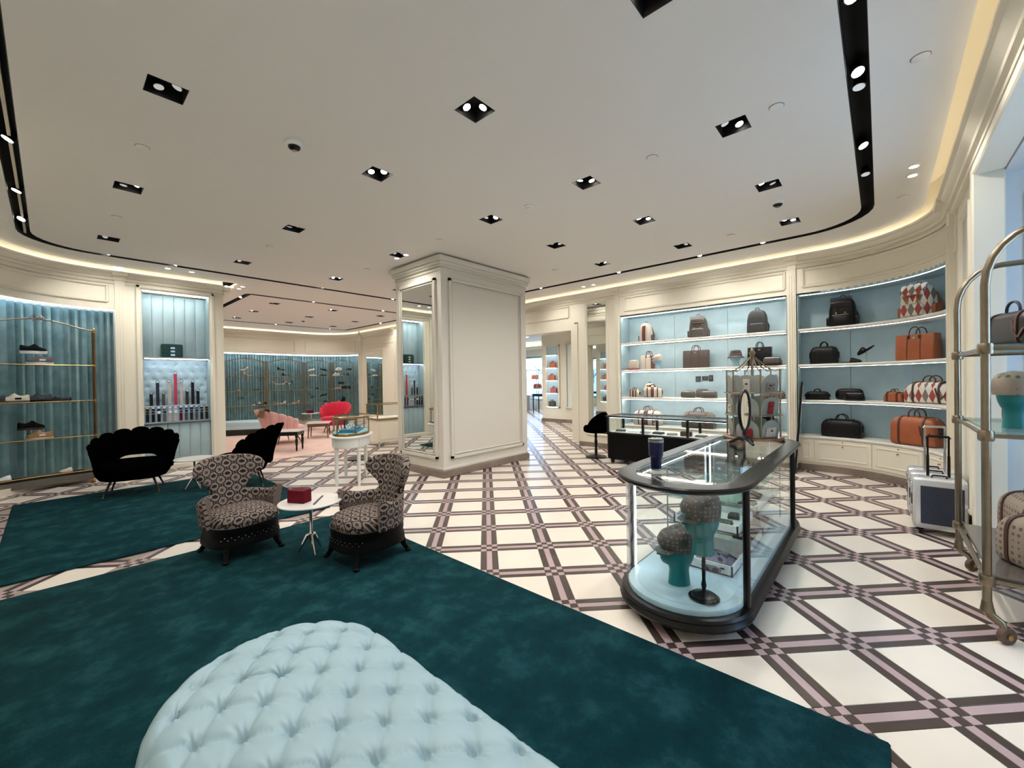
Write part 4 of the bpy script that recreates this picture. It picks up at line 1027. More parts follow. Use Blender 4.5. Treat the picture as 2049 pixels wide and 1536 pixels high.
for k, (x, y, w, l, h, mt, lab, z) in enumerate(((3.24, 1.08, .11, .09, .028, charcanvas, 'charcoal wallet at the left of the middle tray in the case', .4215), (3.26, .86, .12, .1, .03, greycanvas, 'grey monogram wallet at the right of the middle tray in the case', .4215), (3.48, .85, .1, .08, .03, charcanvas, 'charcoal card holder at the back of the middle tray in the case', .4215),
        (3.9, .85, .16, .11, .03, blackleather, 'black leather wallet on the lower glass shelf of the case', .4215), (4.2, .85, .14, .1, .025, blackcloth, 'black cloth pouch on the lower glass shelf of the case', .4215), (4.15, .86, .2, .12, .04, mat('navy_fabric', (36, 40, 62), .8), 'navy folded pouch on the case deck towards the back', .184), (3.8, .84, .2, .13, .045, MATS['navy_fabric'], 'navy folded knit on the case deck in the middle', .184))):
    t = thing('wallet', lab, 'wallet', (x, y, z), radians(10 * (k % 3) - 8)); obj('body', G().box(-w / 2, w / 2, -l / 2, l / 2, 0, h * .55, .004), mt, t); obj('flap', G().box(-w / 2, w / 2, -l / 2 + .003, l / 2 - .01, h * .57, h, .005), mt, t)
for k, (x, y, z, lab, rz) in enumerate(((3.3, 1.08, .609, 'pale blue flat box on the upper glass shelf, front left', -20), (4.35, .88, .609, 'pale blue flat box on the upper glass shelf, far end', 12), (4.0, .84, .609, 'small pale blue gift box on the upper glass shelf', 5))):
    t = thing('gift_box', lab, 'box', (x, y, z), radians(rz)); s = 1 if k < 2 else .6
    obj('body', G().box(-.12 * s, .12 * s, -.08 * s, .08 * s, 0, .025, .003), mat('powder_blue', (150, 190, 222), .6), t); obj('lid', G().box(-.122 * s, .122 * s, -.082 * s, .082 * s, .026, .036, .003), MATS['powder_blue'], t)
for k, (x, y, lab) in enumerate(((3.72, 1.0, 'clear acrylic stand with grey card cases in the glass case'), (3.6, .84, 'clear acrylic stand with a round blue tin in the glass case'))):
    t = thing('acrylic_stand', lab, 'stand', (x, y, .609)); obj('block', G().box(-.06, .06, -.05, .05, 0, .1, .004), gls, t, 0)
    if k: obj('tin', G().cyl((-.03, -.02, .145), (-.02, -.055, .145), .045, n=24), MATS['powder_blue'], t); obj('tin_base', G().box(-.05, .03, -.05, .03, .1, .105), greycanvas, t)
    else: obj('card_case', G().box(-.05, .05, -.04, .04, .1, .18, .004), greycanvas, t); obj('clasp', G().box(-.052, -.05, -.012, .012, .13, .15), silverm, t)
for x, y, mt, lab in ((4.52, .98, tealhead, 'teal head with a cap at the far end of the case'),):
    t = thing('hat_display', lab, 'hat display', (x, y, .172), 0); head(t, mt, .9); flatcap(t, blackcloth, .228, .95)
t = thing('sunglasses', 'black framed sunglasses under the glass top of the case', 'glasses', (3.5, .98, .612), radians(60))
for s in (-1, 1): obj('lens_rim', G().tube([(s * .035 + .026 * cos(a), 0, .03 + .022 * sin(a)) for a in [2 * pi * i / 16 for i in range(16)]], .0035, 6, True), blackgloss, t); obj('temple', G().tube([(s * .064, 0, .04), (s * .066, .08, .035), (s * .066, .12, .012)], .003, 6), blackgloss, t)
obj('bridge', G().tube([(-.01, 0, .036), (0, 0, .04), (.01, 0, .036)], .003, 6), blackgloss, t)
# --- on top of the case
t = thing('tumbler', 'navy steel travel tumbler on the glass case', 'cup', (2.73, 1.14, .88))
obj('body', G().lathe([(.031, 0), (.034, .004), (.036, .07), (.038, .09), (.046, .1), (.049, .19)], 28), mat('navy_steel', (14, 24, 66), .28, .3), t); obj('steel_rim', G().lathe([(.049, .19), (.05, .194), (.05, .203), (.046, .203)], 28), steel, t); obj('lid', G().lathe([(.046, .2), (.05, .206), (.049, .214), (.04, .216), (.001, .214)], 28), mat('smoke_plastic', (90, 90, 92), .15, coat=.4), t); obj('steel_base', G().lathe([(.0312, .0), (.0345, .004), (.0348, .014), (.03, .014)], 28), steel, t)
t = thing('table_mirror', 'black oval tilting vanity mirror seen nearly edge-on on the case', 'mirror', (4.31, .95, .88), radians(80))
g = G()
for k in range(3):
    a = 2 * pi * k / 3 + .4; g.tube([(0, 0, .035), (.05 * cos(a), .05 * sin(a), .05), (.1 * cos(a), .1 * sin(a), .02), (.13 * cos(a), .13 * sin(a), .006)], [.02, .018, .016, .012], 8)
obj('scroll_feet', g, blackgloss, t); obj('stem', G().lathe([(.02, .03), (.03, .05), (.014, .08), (.02, .1), (.012, .13)], 14), blackgloss, t)
el = [(0, .145 * sin(a) * .75, .31 + .185 * cos(a)) for a in [2 * pi * i / 36 for i in range(36)]]
obj('frame', G().tube(el, .015, 8, True), blackgloss, t); obj('glass', G().loft([[(-.004, y * .95, .31 + (z - .31) * .95) for x, y, z in el], [(.004, y * .95, .31 + (z - .31) * .95) for x, y, z in el]]), mirror, t)
# rotating wallet stand
SPC = (4.74, .97)
t = thing('wallet_carousel', 'brass three-tier carousel of arched wallet cards on the far end of the case', 'display stand', (*SPC, .88), radians(8))
for k in range(6):
    a = radians(60 * k + 20); x, y = .24 * cos(a), .24 * sin(a)
    obj('post', G().cyl((x, y, .03), (x, y, .70), .008), bronze, t)
    obj('crown_arm', G().tube([(x, y, .69), (x * .8, y * .8, .68), (x * .5, y * .5, .72), (x * .22, y * .22, .79), (x * .04, y * .04, .83)], .007, 6), bronze, t)
obj('pole', G().cyl((0, 0, .02), (0, 0, .84), .014), bronze, t); obj('finial', G().lathe([(.012, .82), (.02, .84), (.03, .86), (.032, .868), (.018, .874), (.02, .885), (.014, .9), (.003, .925)], 16), bronze, t)
obj('base_plate', G().lathe([(.26, 0), (.27, .006), (.27, .02), (.26, .028), (.01, .028)], 40), mat('rose_bronze', (150, 112, 90), .3, 1), t)
for z in (.245, .465): obj('tier_ring', G().tube([(.255 * cos(2 * pi * i / 36), .255 * sin(2 * pi * i / 36), z) for i in range(36)], .006, 6, True), bronze, t); obj('tier_plate', G().lathe([(.25, z - .002), (.25, z + .002), (.01, z + .002)], 36), glsdark, t, 0)
def archcard(w, h): return [(-w, 0), (w, 0)] + [(w * cos(a), h - w + w * sin(a)) for a in [pi * i / 14 for i in range(15)]]
k9 = 0
for ti, z in enumerate((.03, .25, .47)):
    for k in range(6):
        a = radians(60 * k + 50); w, h = .1, .175
        c = G(); P = archcard(w, h); c.loft([[(x, o, zz) for x, zz in P] for o in (-.004, .004)])
        M = Matrix.Translation((.185 * cos(a), .185 * sin(a), z)) @ Matrix.Rotation(a + pi / 2, 4, 'Z') @ Matrix.Rotation(radians(10), 4, 'X')
        cd = obj('arched_card', c.move(M), mat('card_grey', (156, 158, 150), .7), t)
        if (k + ti) % 2 == 0 or k in (3, 4):
            mt = [beigecanvas, tanbeige, redweb][(k + 2 * ti) % 3]; ww, hh = [(.055, .045), (.03, .06), (.045, .04)][(k + ti) % 3]
            obj('wallet', G().box(-ww, ww, -.02, -.005, .012, .012 + 2 * hh, .003).move(M), mt, cd); obj('emblem', G().box(-.012, .012, -.023, -.02, .02 + hh, .036 + hh).move(M), darkbrown, cd)
# ---------------------------------------------------------------- black counter case behind
t = thing('black_counter', 'black counter with a low glass showcase in front of the bag shelves', 'counter', (7.0, 2.65, 0), 0)
L2, D2 = 1.06, .33
def crect(e=0, z=0): return [(x, y, z) for x, y in rrect(-D2 - e, D2 + e, -L2 - e, L2 + e, .08)]
obj('body', G().loft([crect(-.02, .07), crect(0, .09), crect(0, .5), crect(.02, .52), crect(.025, .54), crect(0, .555)]), MATS['ebonised_wood'], t)
for y in (-L2 + .1, -.35, .35, L2 - .1):
    for x in (-D2 + .06, D2 - .06): obj('foot', G().lathe([(.02, .075), (.035, .06), (.035, .03), (.02, 0)], 12, (x, y, 0)), blackgloss, t)
obj('tray', G().loft([crect(-.03, .556), crect(-.03, .562)]), whitemetal, t)
for y in (-L2 + .03, -.37, .37, L2 - .03):
    for x in (-D2 + .03, D2 - .03): obj('post', G().box(x - .018, x + .018, y - .018, y + .018, .555, .82), blackgloss, t, 0)
obj('top_frame', G().loft([crect(-.06, .82), crect(.01, .82), crect(.02, .83), crect(.02, .842), crect(.01, .848), crect(-.06, .848), crect(-.06, .82)], cap=False), blackgloss, t); obj('glass_top', G().loft([crect(-.06, .838), crect(-.06, .846)]), gls, t, 0)
obj('front_glass', G().box(-D2 + .01, -D2 + .015, -L2 + .05, L2 - .05, .556, .82).box(-D2 + .05, D2 - .05, L2 - .015, L2 - .01, .556, .82), gls, t, 0)
obj('led_strip', G().box(-D2 + .05, -D2 + .06, -L2 + .05, L2 - .05, .812, .819), ledw, t)
cl = ['grey wallet at the left end of the black counter', 'pale card case second from the left in the black counter', 'silver-trimmed purse third from the left in the black counter', 'grey wallet in the middle left of the black counter', 'taupe wallet in the middle of the black counter', 'tall brown wallet stack right of the middle of the black counter', 'taupe flat wallet near the right of the black counter', 'beige wallet at the right end of the black counter']
for k in range(8):
    y = 3.5 - .23 * k; mt = [greycanvas, panelpaint, steel, charcanvas, tanbeige, darkbrown, greycanvas, tanbeige][k]; h = [.02, .015, .02, .025, .02, .07, .02, .015][k]
    w = thing('wallet', cl[k], 'wallet', (6.84, y, .5625), radians(20 - 9 * (k % 4))); obj('body', G().box(-.06, .06, -.085, .085, 0, h, .004), mt, w); obj('flap', G().box(-.05, .055, -.08, .08, h + .0005, h + .008, .003), mt, w)
t = thing('counter_stool', 'black upholstered pedestal stool at the end of the black counter', 'stool', (7.02, 4.12, 0), radians(-120))
obj('base', G().lathe([(.2, 0), (.2, .015), (.17, .03), (.05, .04), (.025, .06)], 28), blackgloss, t); obj('stem', G().lathe([(.025, .05), (.03, .12), (.022, .16), (.032, .3), (.022, .36), (.03, .4), (.02, .48)], 14), blackgloss, t)
obj('seat', G().loft([[(x * k, y * k, z) for x, y, _ in sq(.23, .22, 2.4, 28)] for z, k in ((.48, .85), (.5, 1), (.57, 1.02), (.61, .9), (.62, .4), (.62, .02))]), blackvelvet, t, 60)
prof = []
for k in range(25):
    ph = radians(-100 + 200 * k / 24); a = abs(-1 + 2 * k / 24); tp = .86 - .22 * a ** 2
    prof.append([((.2 + o) * sin(ph), (.19 + o) * cos(ph), z) for o, z in ((0, .52), (.035, .52), (.045, tp - .03), (.025, tp), (.005, tp), (-.01, tp - .03))])
obj('backrest', G().loft(prof), blackvelvet, t, 60)
# slim floor mirror leaning in front of the pilaster, seen edge-on
t = thing('floor_mirror', 'tall slim black floor mirror seen edge-on beside the curved shelves', 'mirror', (7.86, 1.02, 0), radians(7))
obj('frame', G().box(-.24, .24, -.012, .018, .0, 1.42, .006).move(Matrix.Rotation(radians(4), 4, 'X') @ Matrix.Identity(4)), blackgloss, t); obj('glass', G().box(-.2, .2, -.016, -.0125, .06, 1.36).move(Matrix.Rotation(radians(4), 4, 'X')), mirror, t, 0); obj('strut', G().cyl((-.2, .02, .5), (-.2, .14, .0), .008).cyl((.2, .02, .5), (.2, .14, .0), .008), bronze, t)
# ---------------------------------------------------------------- bags (local X = width, front faces -Y, base at z 0)
def handle(t, x0, x1, y, z, h, r, mt, n=12):
    P = [(x0, y, z - .02), (x0, y, z)] + [((x0 + x1) / 2 - (x1 - x0) / 2 * cos(pi * i / n), y, z + h * sin(pi * i / n) ** .75) for i in range(1, n)] + [(x1, y, z), (x1, y, z - .02)]
    return obj('handle', G().tube(P, r, 8), mt, t, 60)
def dsec(x, hd, h, k=28, n=3.2, sc=1, flat=.08):
    out = []
    for i in range(k):
        a = 2 * pi * i / k; c, s_ = cos(a), sin(a); m_ = n if s_ > 0 else 6
        out.append((x, sc * hd * math.copysign(abs(c) ** (2 / m_), c), h / 2 + sc * h / 2 * math.copysign(abs(s_) ** (2 / m_), s_)))
    return out
def duffel(lab, loc, rz, w, d, h, mt, trim, stripe=None, hm=None, group='travel bags on the shelves', argy=False, slump=.12, strap=True, name='duffel_bag'):
    t = thing(name, lab, 'bag', loc, rz, group); hm = hm or trim
    X = [-.5, -.495, -.47, -.4, -.2, 0, .2, .4, .47, .495, .5]; SC = [.55, .8, .93, 1, 1, 1, 1, 1, .93, .8, .55]
    R = []; uv = []
    for x, s_ in zip(X, SC):
        hh = h * (1 - slump * (2 * x) ** 4 * .6); sec = [(a, b, c * (hh / h) * (1 if s_ > .6 else .98)) for a, b, c in dsec(x * w, d / 2, h, sc=s_)]
        zmin = min(c for a, b, c in sec); sec = [(a, b, (c - zmin) * hh / h) for a, b, c in sec]
        R.append(sec); uv += [(a + (.5 - 0) * 0, c + (b * .5 if c > h * .9 else 0)) for a, b, c in sec]
    obj('body', G().loft(R, uv=uv), mt, t, 60)
    def belt(x, wd, m_, e=.006, nm='strap_band'):
        Rr = []
        for xx in (x - wd / 2, x + wd / 2):
            sec = dsec(xx, d / 2 + e, h + e, sc=1); Rr.append([(a, b, max(c - e / 2, .001)) for a, b, c in sec])
        return obj(nm, G().loft(Rr), m_, t, 60)
    if stripe:
        for k, (m_, dx) in enumerate(((stripe[0], -.026), (stripe[1], 0), (stripe[0], .026))): belt(dx * w / .5, .024 * w / .5, m_, .005, 'web_stripe')
    for s_ in (-1, 1): belt(s_ * w * .27, .022, trim)
    for s_ in (-1, 1): handle(t, -w * .13, w * .13, s_ * d * .22, h * .97, h * .3, .008 if w > .3 else .005, hm)
    for s_ in (-1, 1):
        obj('end_tab', G().box(s_ * (w / 2 - .012), s_ * (w / 2 + .012), -d * .16, d * .16, h * .3, h * .68, .008), trim, t)
    obj('zip', G().tube([(-w * .44, 0, h * .93), (-w * .3, 0, h * 1.003), (w * .3, 0, h * 1.003), (w * .44, 0, h * .93)], .005, 6), goldm if trim is not blackleather else steel, t)
    if strap: obj('shoulder_strap', G().band([(w * .49, -.01, h * .7), (w * .44, -d * .35, h * .75), (w * .4, -d * .53, h * .4), (w * .32, -d * .53, h * .22), (w * .24, -d * .53, h * .4), (w * .2, -d * .5, h * .7)], (1, 0, 0), .018, .005), trim, t)
    return t
def tote(lab, loc, rz, w, d, h, mt, trim, group='totes on the shelves', stripe=None):
    t = thing('tote_bag', lab, 'bag', loc, rz, group)
    R = []
    for z, kx, ky in ((0, .97, 1), (.01, 1, 1.02), (h * .5, 1, 1), (h * .98, 1.0, .8), (h, .995, .78)): R.append([(x * kx, y * ky, z) for x, y, _ in sq(w / 2, d / 2, 12, 24)])
    for z, kx, ky in ((h, .97, .7), (h * .9, .96, .68)): R.append([(x * kx, y * ky, z) for x, y, _ in sq(w / 2, d / 2, 12, 24)])
    obj('body', G().loft(R), mt, t, 40)
    for x in (-w * .17, w * .17):
        obj('seam', G().band([(x, -d * .515, .01), (x, -d * .515, h * .5), (x, -d * .42, h * .97)], (1, 0, 0), .006, .003), trim, t)
    for s_ in (-1, 1): handle(t, -w * .14, w * .14, s_ * d * .36, h * .96, h * .33, .007, trim)
    for x in (-w * .14, w * .14): obj('handle_tab', G().box(x - .014, x + .014, -d * .47, -d * .4, h * .82, h * .97, .004), trim, t)
    obj('badge', G().cyl((0, -d * .44, h * .86), (0, -d * .455, h * .86), .014, n=14), silverm, t)
    if stripe:
        for dx, m_ in ((-.022, stripe[0]), (0, stripe[1]), (.022, stripe[0])): obj('web_stripe', G().band([(w * .3 + dx, -d * .52, .01), (w * .3 + dx, -d * .515, h * .5), (w * .3 + dx, -d * .42, h * .97)], (1, 0, 0), .021, .003), m_, t)
    return t
def backpack(lab, loc, rz, w, d, h, mt, trim, flap=True, side=True, stripe=None, group='backpacks on the top shelves', pocket=True, sidem=None):
    t = thing('backpack', lab, 'backpack', loc, rz, group)
    R = []; uv = []
    for z, k in ((0, .93), (.03, 1), (.3, 1.0), (.6, .95), (.8, .86), (.92, .7), (.98, .45), (1, .1)):
        r = [(x * k, y * (k if z < .1 else .55 + .45 * k), z * h) for x, y, _ in sq(w / 2, d / 2, 3.2, 28)]; R.append(r); uv += [(x + y * .7, zz) for x, y, zz in r]
    obj('body', G().loft(R, uv=uv), mt, t, 60)
    if flap:
        g = G().grid(14, 10, lambda i, j: ((i - .5) * w * .8 * (1 - .1 * j), -d * .5 * (.55 + .45 * min(1, j * 1.6)) * (1 - .05 * (2 * i - 1) ** 2) - .012, h * (1.0 - .36 * j ** 1.3) + .008 * sin(pi * i)), lambda i, j: ((i - .5) * w * .8, h * (1.0 - .5 * j)))
        f = obj('flap', g.grid(1, 1, lambda i, j: ((i - .5) * w * .7, -d * .2 + .0 * j, h * .99 + .004 * j)), mt if mt is not argylem else argylem, t, 70, fix=False)
        for x in (-w * .16, w * .16): obj('strap', G().band([(x, -d * .3, h * 1.0), (x, -d * .5, h * .86), (x, -d * .545, h * .6), (x, -d * .54, h * .35)], (1, 0, 0), .02, .006), trim, t); obj('buckle', G().box(x - .014, x + .014, -d * .575, -d * .545, h * .42, h * .48, .003), goldm, t)
        obj('drawstring', G().tube([(-w * .3, -d * .53, h * .68), (0, -d * .56, h * .66), (w * .3, -d * .53, h * .68)], .006, 6), trim, t)
    if pocket:
        R = [[(x, -d * .45 - o, z) for x, z in [(px, h * .22 + pz) for px, pz, _ in sq(w * .33, h * .19, 5, 24)]] for o in (0, d * .14, d * .17)]
        R[2] = [(x * .9, y, h * .22 + (z - h * .22) * .9) for x, y, z in R[2]]
        pk = obj('front_pocket', G().loft(R, uv=[(a, c) for r in R for a, b, c in r]), mt, t, 60); obj('pocket_zip', G().tube([(-w * .3, -d * .63, h * .38), (0, -d * .63, h * .385), (w * .3, -d * .63, h * .38)], .004, 6), steel, pk)
    if side:
        for s_ in (-1, 1): obj('side_pocket', G().loft([[(s_ * (w * .46 + o), y * .6, h * .2 + z) for y, z, _ in sq(d * .4, h * .15, 5, 18)] for o in (0, w * .1, w * .12)]), sidem or mt, t, 60)
    if stripe:
        for dx, m_ in ((-.024, stripe[0]), (0, stripe[1]), (.024, stripe[0])): obj('web_stripe', G().band([(dx, -d * .545, .01), (dx, -d * .565, h * .4), (dx, -d * .54, h * .7), (dx, -d * .35, h * .98)], (1, 0, 0), .023, .004), m_, t)
    handle(t, -w * .1, w * .1, d * .05, h * .97, h * .13, .006, trim)
    for s_ in (-1, 1): obj('shoulder_strap', G().band([(s_ * w * .2, d * .42, h * .95), (s_ * w * .32, d * .56, h * .7), (s_ * w * .5, d * .5, h * .3), (s_ * w * .46, d * .36, .02)], (.8, .6, 0), .03, .008), trim, t)
    return t
def beltbag(lab, loc, rz, w, d, h, mt, trim, group='small pouches on the shelves', strap=True, name='pouch_bag'):
    t = thing(name, lab, 'bag', loc, rz, group)
    R = [[(x * k, y * k, z * h) for x, y, _ in sq(w / 2, d / 2, 2.8, 26)] for z, k in ((0, .8), (.08, .95), (.45, 1), (.8, .93), (.97, .75), (1, .5), (1.0, .05))]
    obj('body', G().loft(R), mt, t, 60); obj('zip', G().tube([(-w * .38, -d * .36, h * .86), (0, -d * .46, h * .86), (w * .38, -d * .36, h * .86)], .004, 6), steel, t); obj('badge', G().cyl((0, -d * .49, h * .5), (0, -d * .51, h * .5), .011, n=12), silverm, t)
    obj('front_pocket', G().loft([[(x, -d * .42 - o, h * .42 + z) for x, z, _ in sq(w * .34 * k, h * .26 * k, 4, 20)] for o, k in ((0, 1), (d * .1, .97), (d * .12, .85))]), mt, t, 60)
    if strap: obj('strap', G().band([(-w * .46, 0, h * .5), (-w * .54, -d * .1, h * .35), (-w * .5, -d * .5, .012), (-w * .2, -d * .72, .006), (w * .3, -d * .7, .006), (w * .55, -d * .3, .012), (w * .5, 0, h * .5)], (0, .3, 1), .022, .004), trim, t)
    return t
def rzf(n):   # rotation that turns a -Y front to face along n
    return atan2(n[1], n[0]) + pi / 2
F1 = rzf((-1, 0)); sh = [.555, 1.125, 1.695, 2.265]; UB = 8.24
web = (greenweb, redweb)
# straight unit, top shelf
backpack('cream monogram backpack with red and green web stripe on the top shelf', (UB, 3.62, sh[3]), F1 - .1, .27, .17, .38, beigecanvas, darkbrown, False, True, web, pocket=False, sidem=greycanvas)
backpack('grey monogram flap backpack in the middle of the top shelf', (UB, 2.58, sh[3]), F1 + .12, .33, .2, .40, greycanvas, darkbrown, True, True)
backpack('plain black backpack with front pocket at the right of the top shelf', (UB, 1.60, sh[3]), F1 + .05, .32, .17, .40, charcanvas, blackleather, False, False)
# second shelf
beltbag('small cream messenger bag with web stripe left on the second shelf', (UB - .08, 3.86, sh[2]), F1, .24, .1, .2, beigecanvas, redweb)
tote('cream monogram tote with web stripe on the second shelf', (UB + .05, 3.58, sh[2]), F1, .33, .12, .29, beigecanvas, darkbrown, stripe=web)
t = thing('hat_display', 'ice blue head wearing a red and beige cap on the second shelf', 'hat display', (UB - .1, 3.34, sh[2]), F1 + .5); head(t, icehead, .78); flatcap(t, beigecanvas, .195, .85)
tote('large grey leather tote alone on the second shelf', (UB, 2.63, sh[2]), F1, .46, .15, .33, mat('taupe_leather', (72, 63, 58), .5, bump=.1), darkbrown)
def bucket(t, mt, z, s=1):
    obj('crown', G().lathe([(.098 * s, z), (.09 * s, z + .05 * s), (.08 * s, z + .085 * s), (.06 * s, z + .098 * s), (.001, z + .1 * s)], 24), mt, t); obj('brim', G().lathe([(.098 * s, z), (.14 * s, z - .035 * s), (.142 * s, z - .04 * s), (.136 * s, z - .038 * s), (.094 * s, z - .004)], 24), mt, t); obj('band', G().lathe([(.0985 * s, z + .012 * s), (.0955 * s, z + .035 * s)], 24), mat('rose_web', (120, 70, 70), .7), t)
t = thing('hat_display', 'ice blue head wearing a dark bucket hat on the second shelf', 'hat display', (UB - .1, 1.92, sh[2]), F1); head(t, icehead, .8); bucket(t, charcanvas, .19)
tote('black leather tote behind the brass carousel on the second shelf', (UB + .02, 1.57, sh[2]), F1, .36, .16, .32, blackleather, blackleather)
beltbag('grey monogram belt bag at the right end of the second shelf', (UB - .14, 1.36, sh[2]), F1, .27, .1, .14, greycanvas, blackcloth)
# third shelf
duffel('small cream duffel with web stripe at the left of the third shelf', (UB - .1, 3.84, sh[1]), F1 - .2, .25, .12, .15, beigecanvas, darkbrown, web, slump=.3, strap=False)
duffel('medium cream duffel with web stripe leaning on the third shelf', (UB - .08, 3.46, sh[1]), F1 + .3, .36, .16, .2, beigecanvas, darkbrown, web, strap=False)
backpack('cream monogram mini backpack standing at the back of the third shelf', (UB + .1, 3.6, sh[1]), F1, .2, .12, .28, beigecanvas, darkbrown, False, False, web)
for k, (v, w, h, z) in enumerate(((2.66, .09, .1, 1.41), (2.53, .11, .08, 1.43), (2.425, .075, .12, 1.41))):
    t = thing('wall_wallet', ['grey square wallet fixed to the shelf back, left of three', 'grey long wallet fixed to the shelf back, middle of three', 'grey upright wallet fixed to the shelf back, right of three'][k], 'wallet', (8.425, v, z + .02), F1, 'wallets on the shelf back')
    obj('body', G().box(-w / 2, w / 2, -.002, .02, 0, h, .004), charcanvas, t); obj('badge', G().box(-.01, .01, -.006, -.002, h * .4, h * .6), silverm, t)
beltbag('grey monogram pouch left of three on the third shelf', (UB - .08, 2.76, sh[1]), F1, .28, .1, .13, greycanvas, blackcloth, strap=False)
beltbag('grey monogram pouch behind two others on the third shelf', (UB + .08, 2.55, sh[1]), F1, .24, .1, .16, greycanvas, blackcloth, strap=False)
beltbag('grey monogram belt bag right of three on the third shelf', (UB - .08, 2.38, sh[1]), F1, .28, .11, .13, greycanvas, greycanvas)
beltbag('grey monogram messenger behind the brass carousel on the third shelf', (UB, 1.9, sh[1]), F1, .3, .12, .2, greycanvas, redweb)
beltbag('dark brown toiletry bag right of the carousel on the third shelf', (UB, 1.38, sh[1]), F1, .36, .12, .14, greycanvas, darkbrown)
# bottom shelf
duffel('cream monogram duffel with web stripe on the bottom shelf', (UB - .05, 3.58, sh[0]), F1, .56, .24, .30, beigecanvas, darkbrown, web)
duffel('grey monogram duffel in the middle of the bottom shelf', (UB - .05, 2.58, sh[0]), F1, .58, .25, .30, greycanvas, darkbrown)
backpack('black cloth backpack at the right of the bottom shelf behind the carousel', (UB - .05, 1.52, sh[0]), F1, .34, .2, .42, blackcloth, blackleather, True, True, group=None)
beltbag('taupe zip pouch beside the black backpack on the bottom shelf', (UB - .05, 1.9, sh[0]), F1, .26, .12, .18, greycanvas, blackcloth)
# curved unit: angle a measured from +X around (6.75, .7)
def curved(a, r): return (6.75 + r * cos(radians(a)), .7 + r * sin(radians(a))), rzf((-cos(radians(a)), -sin(radians(a))))
def cpos(u, v, r=1.47):
    a = math.degrees(atan2(v - .7, u - 6.75)); p, z = curved(a, r); return p, z
p, z = cpos(8.16, .44); backpack('black leather flap backpack on the top curved shelf', (*p, sh[3]), z, .34, .2, .44, blackleather, blackleather, True, True)
p, z = cpos(7.72, -.36); backpack('red and grey argyle flap backpack on the top curved shelf', (*p, sh[3]), z + .25, .36, .24, .43, argylem, brownleather, True, True, sidem=brownleather)
p, z = cpos(8.2, .67); duffel('black leather bowling bag on the second curved shelf', (*p, sh[2]), z, .36, .18, .27, blackleather, blackleather, strap=False)
p, z = cpos(7.72, -.34); tote('tan leather tote on the second curved shelf', (*p, sh[2]), z + .3, .42, .2, .34, brownleather, darkbrown)
p, z = cpos(8.2, .76, 1.46); duffel('long low black duffel on the third curved shelf', (*p, sh[1]), z, .31, .17, .13, blackleather, blackleather, strap=False)
p, z = cpos(8.17, .39, 1.57); beltbag('long black case behind the belt bag on the third curved shelf', (*p, sh[1]), z, .36, .12, .17, blackleather, blackleather, strap=False)
p, z = cpos(8.1, .28, 1.37); beltbag('black leather belt bag in front on the third curved shelf', (*p, sh[1]), z, .24, .09, .12, blackleather, blackleather)
p, z = cpos(7.9, -.17, 1.4); duffel('tiny tan leather duffel on the third curved shelf', (*p, sh[1]), z, .23, .11, .14, brownleather, darkbrown, strap=False, slump=.3)
p, z = cpos(7.58, -.45, 1.48); duffel('red and grey argyle duffel on the third curved shelf', (*p, sh[1]), z + .22, .56, .22, .28, argylem, darkbrown, slump=.25)
p, z = cpos(8.16, .46); duffel('black leather duffel on the bottom curved shelf', (*p, sh[0]), z, .5, .24, .27, blackleather, blackleather)
p, z = cpos(7.72, -.34, 1.45); duffel('large tan leather weekender on the bottom curved shelf', (*p, sh[0]), z + .25, .5, .27, .38, brownleather, darkbrown, slump=.05)
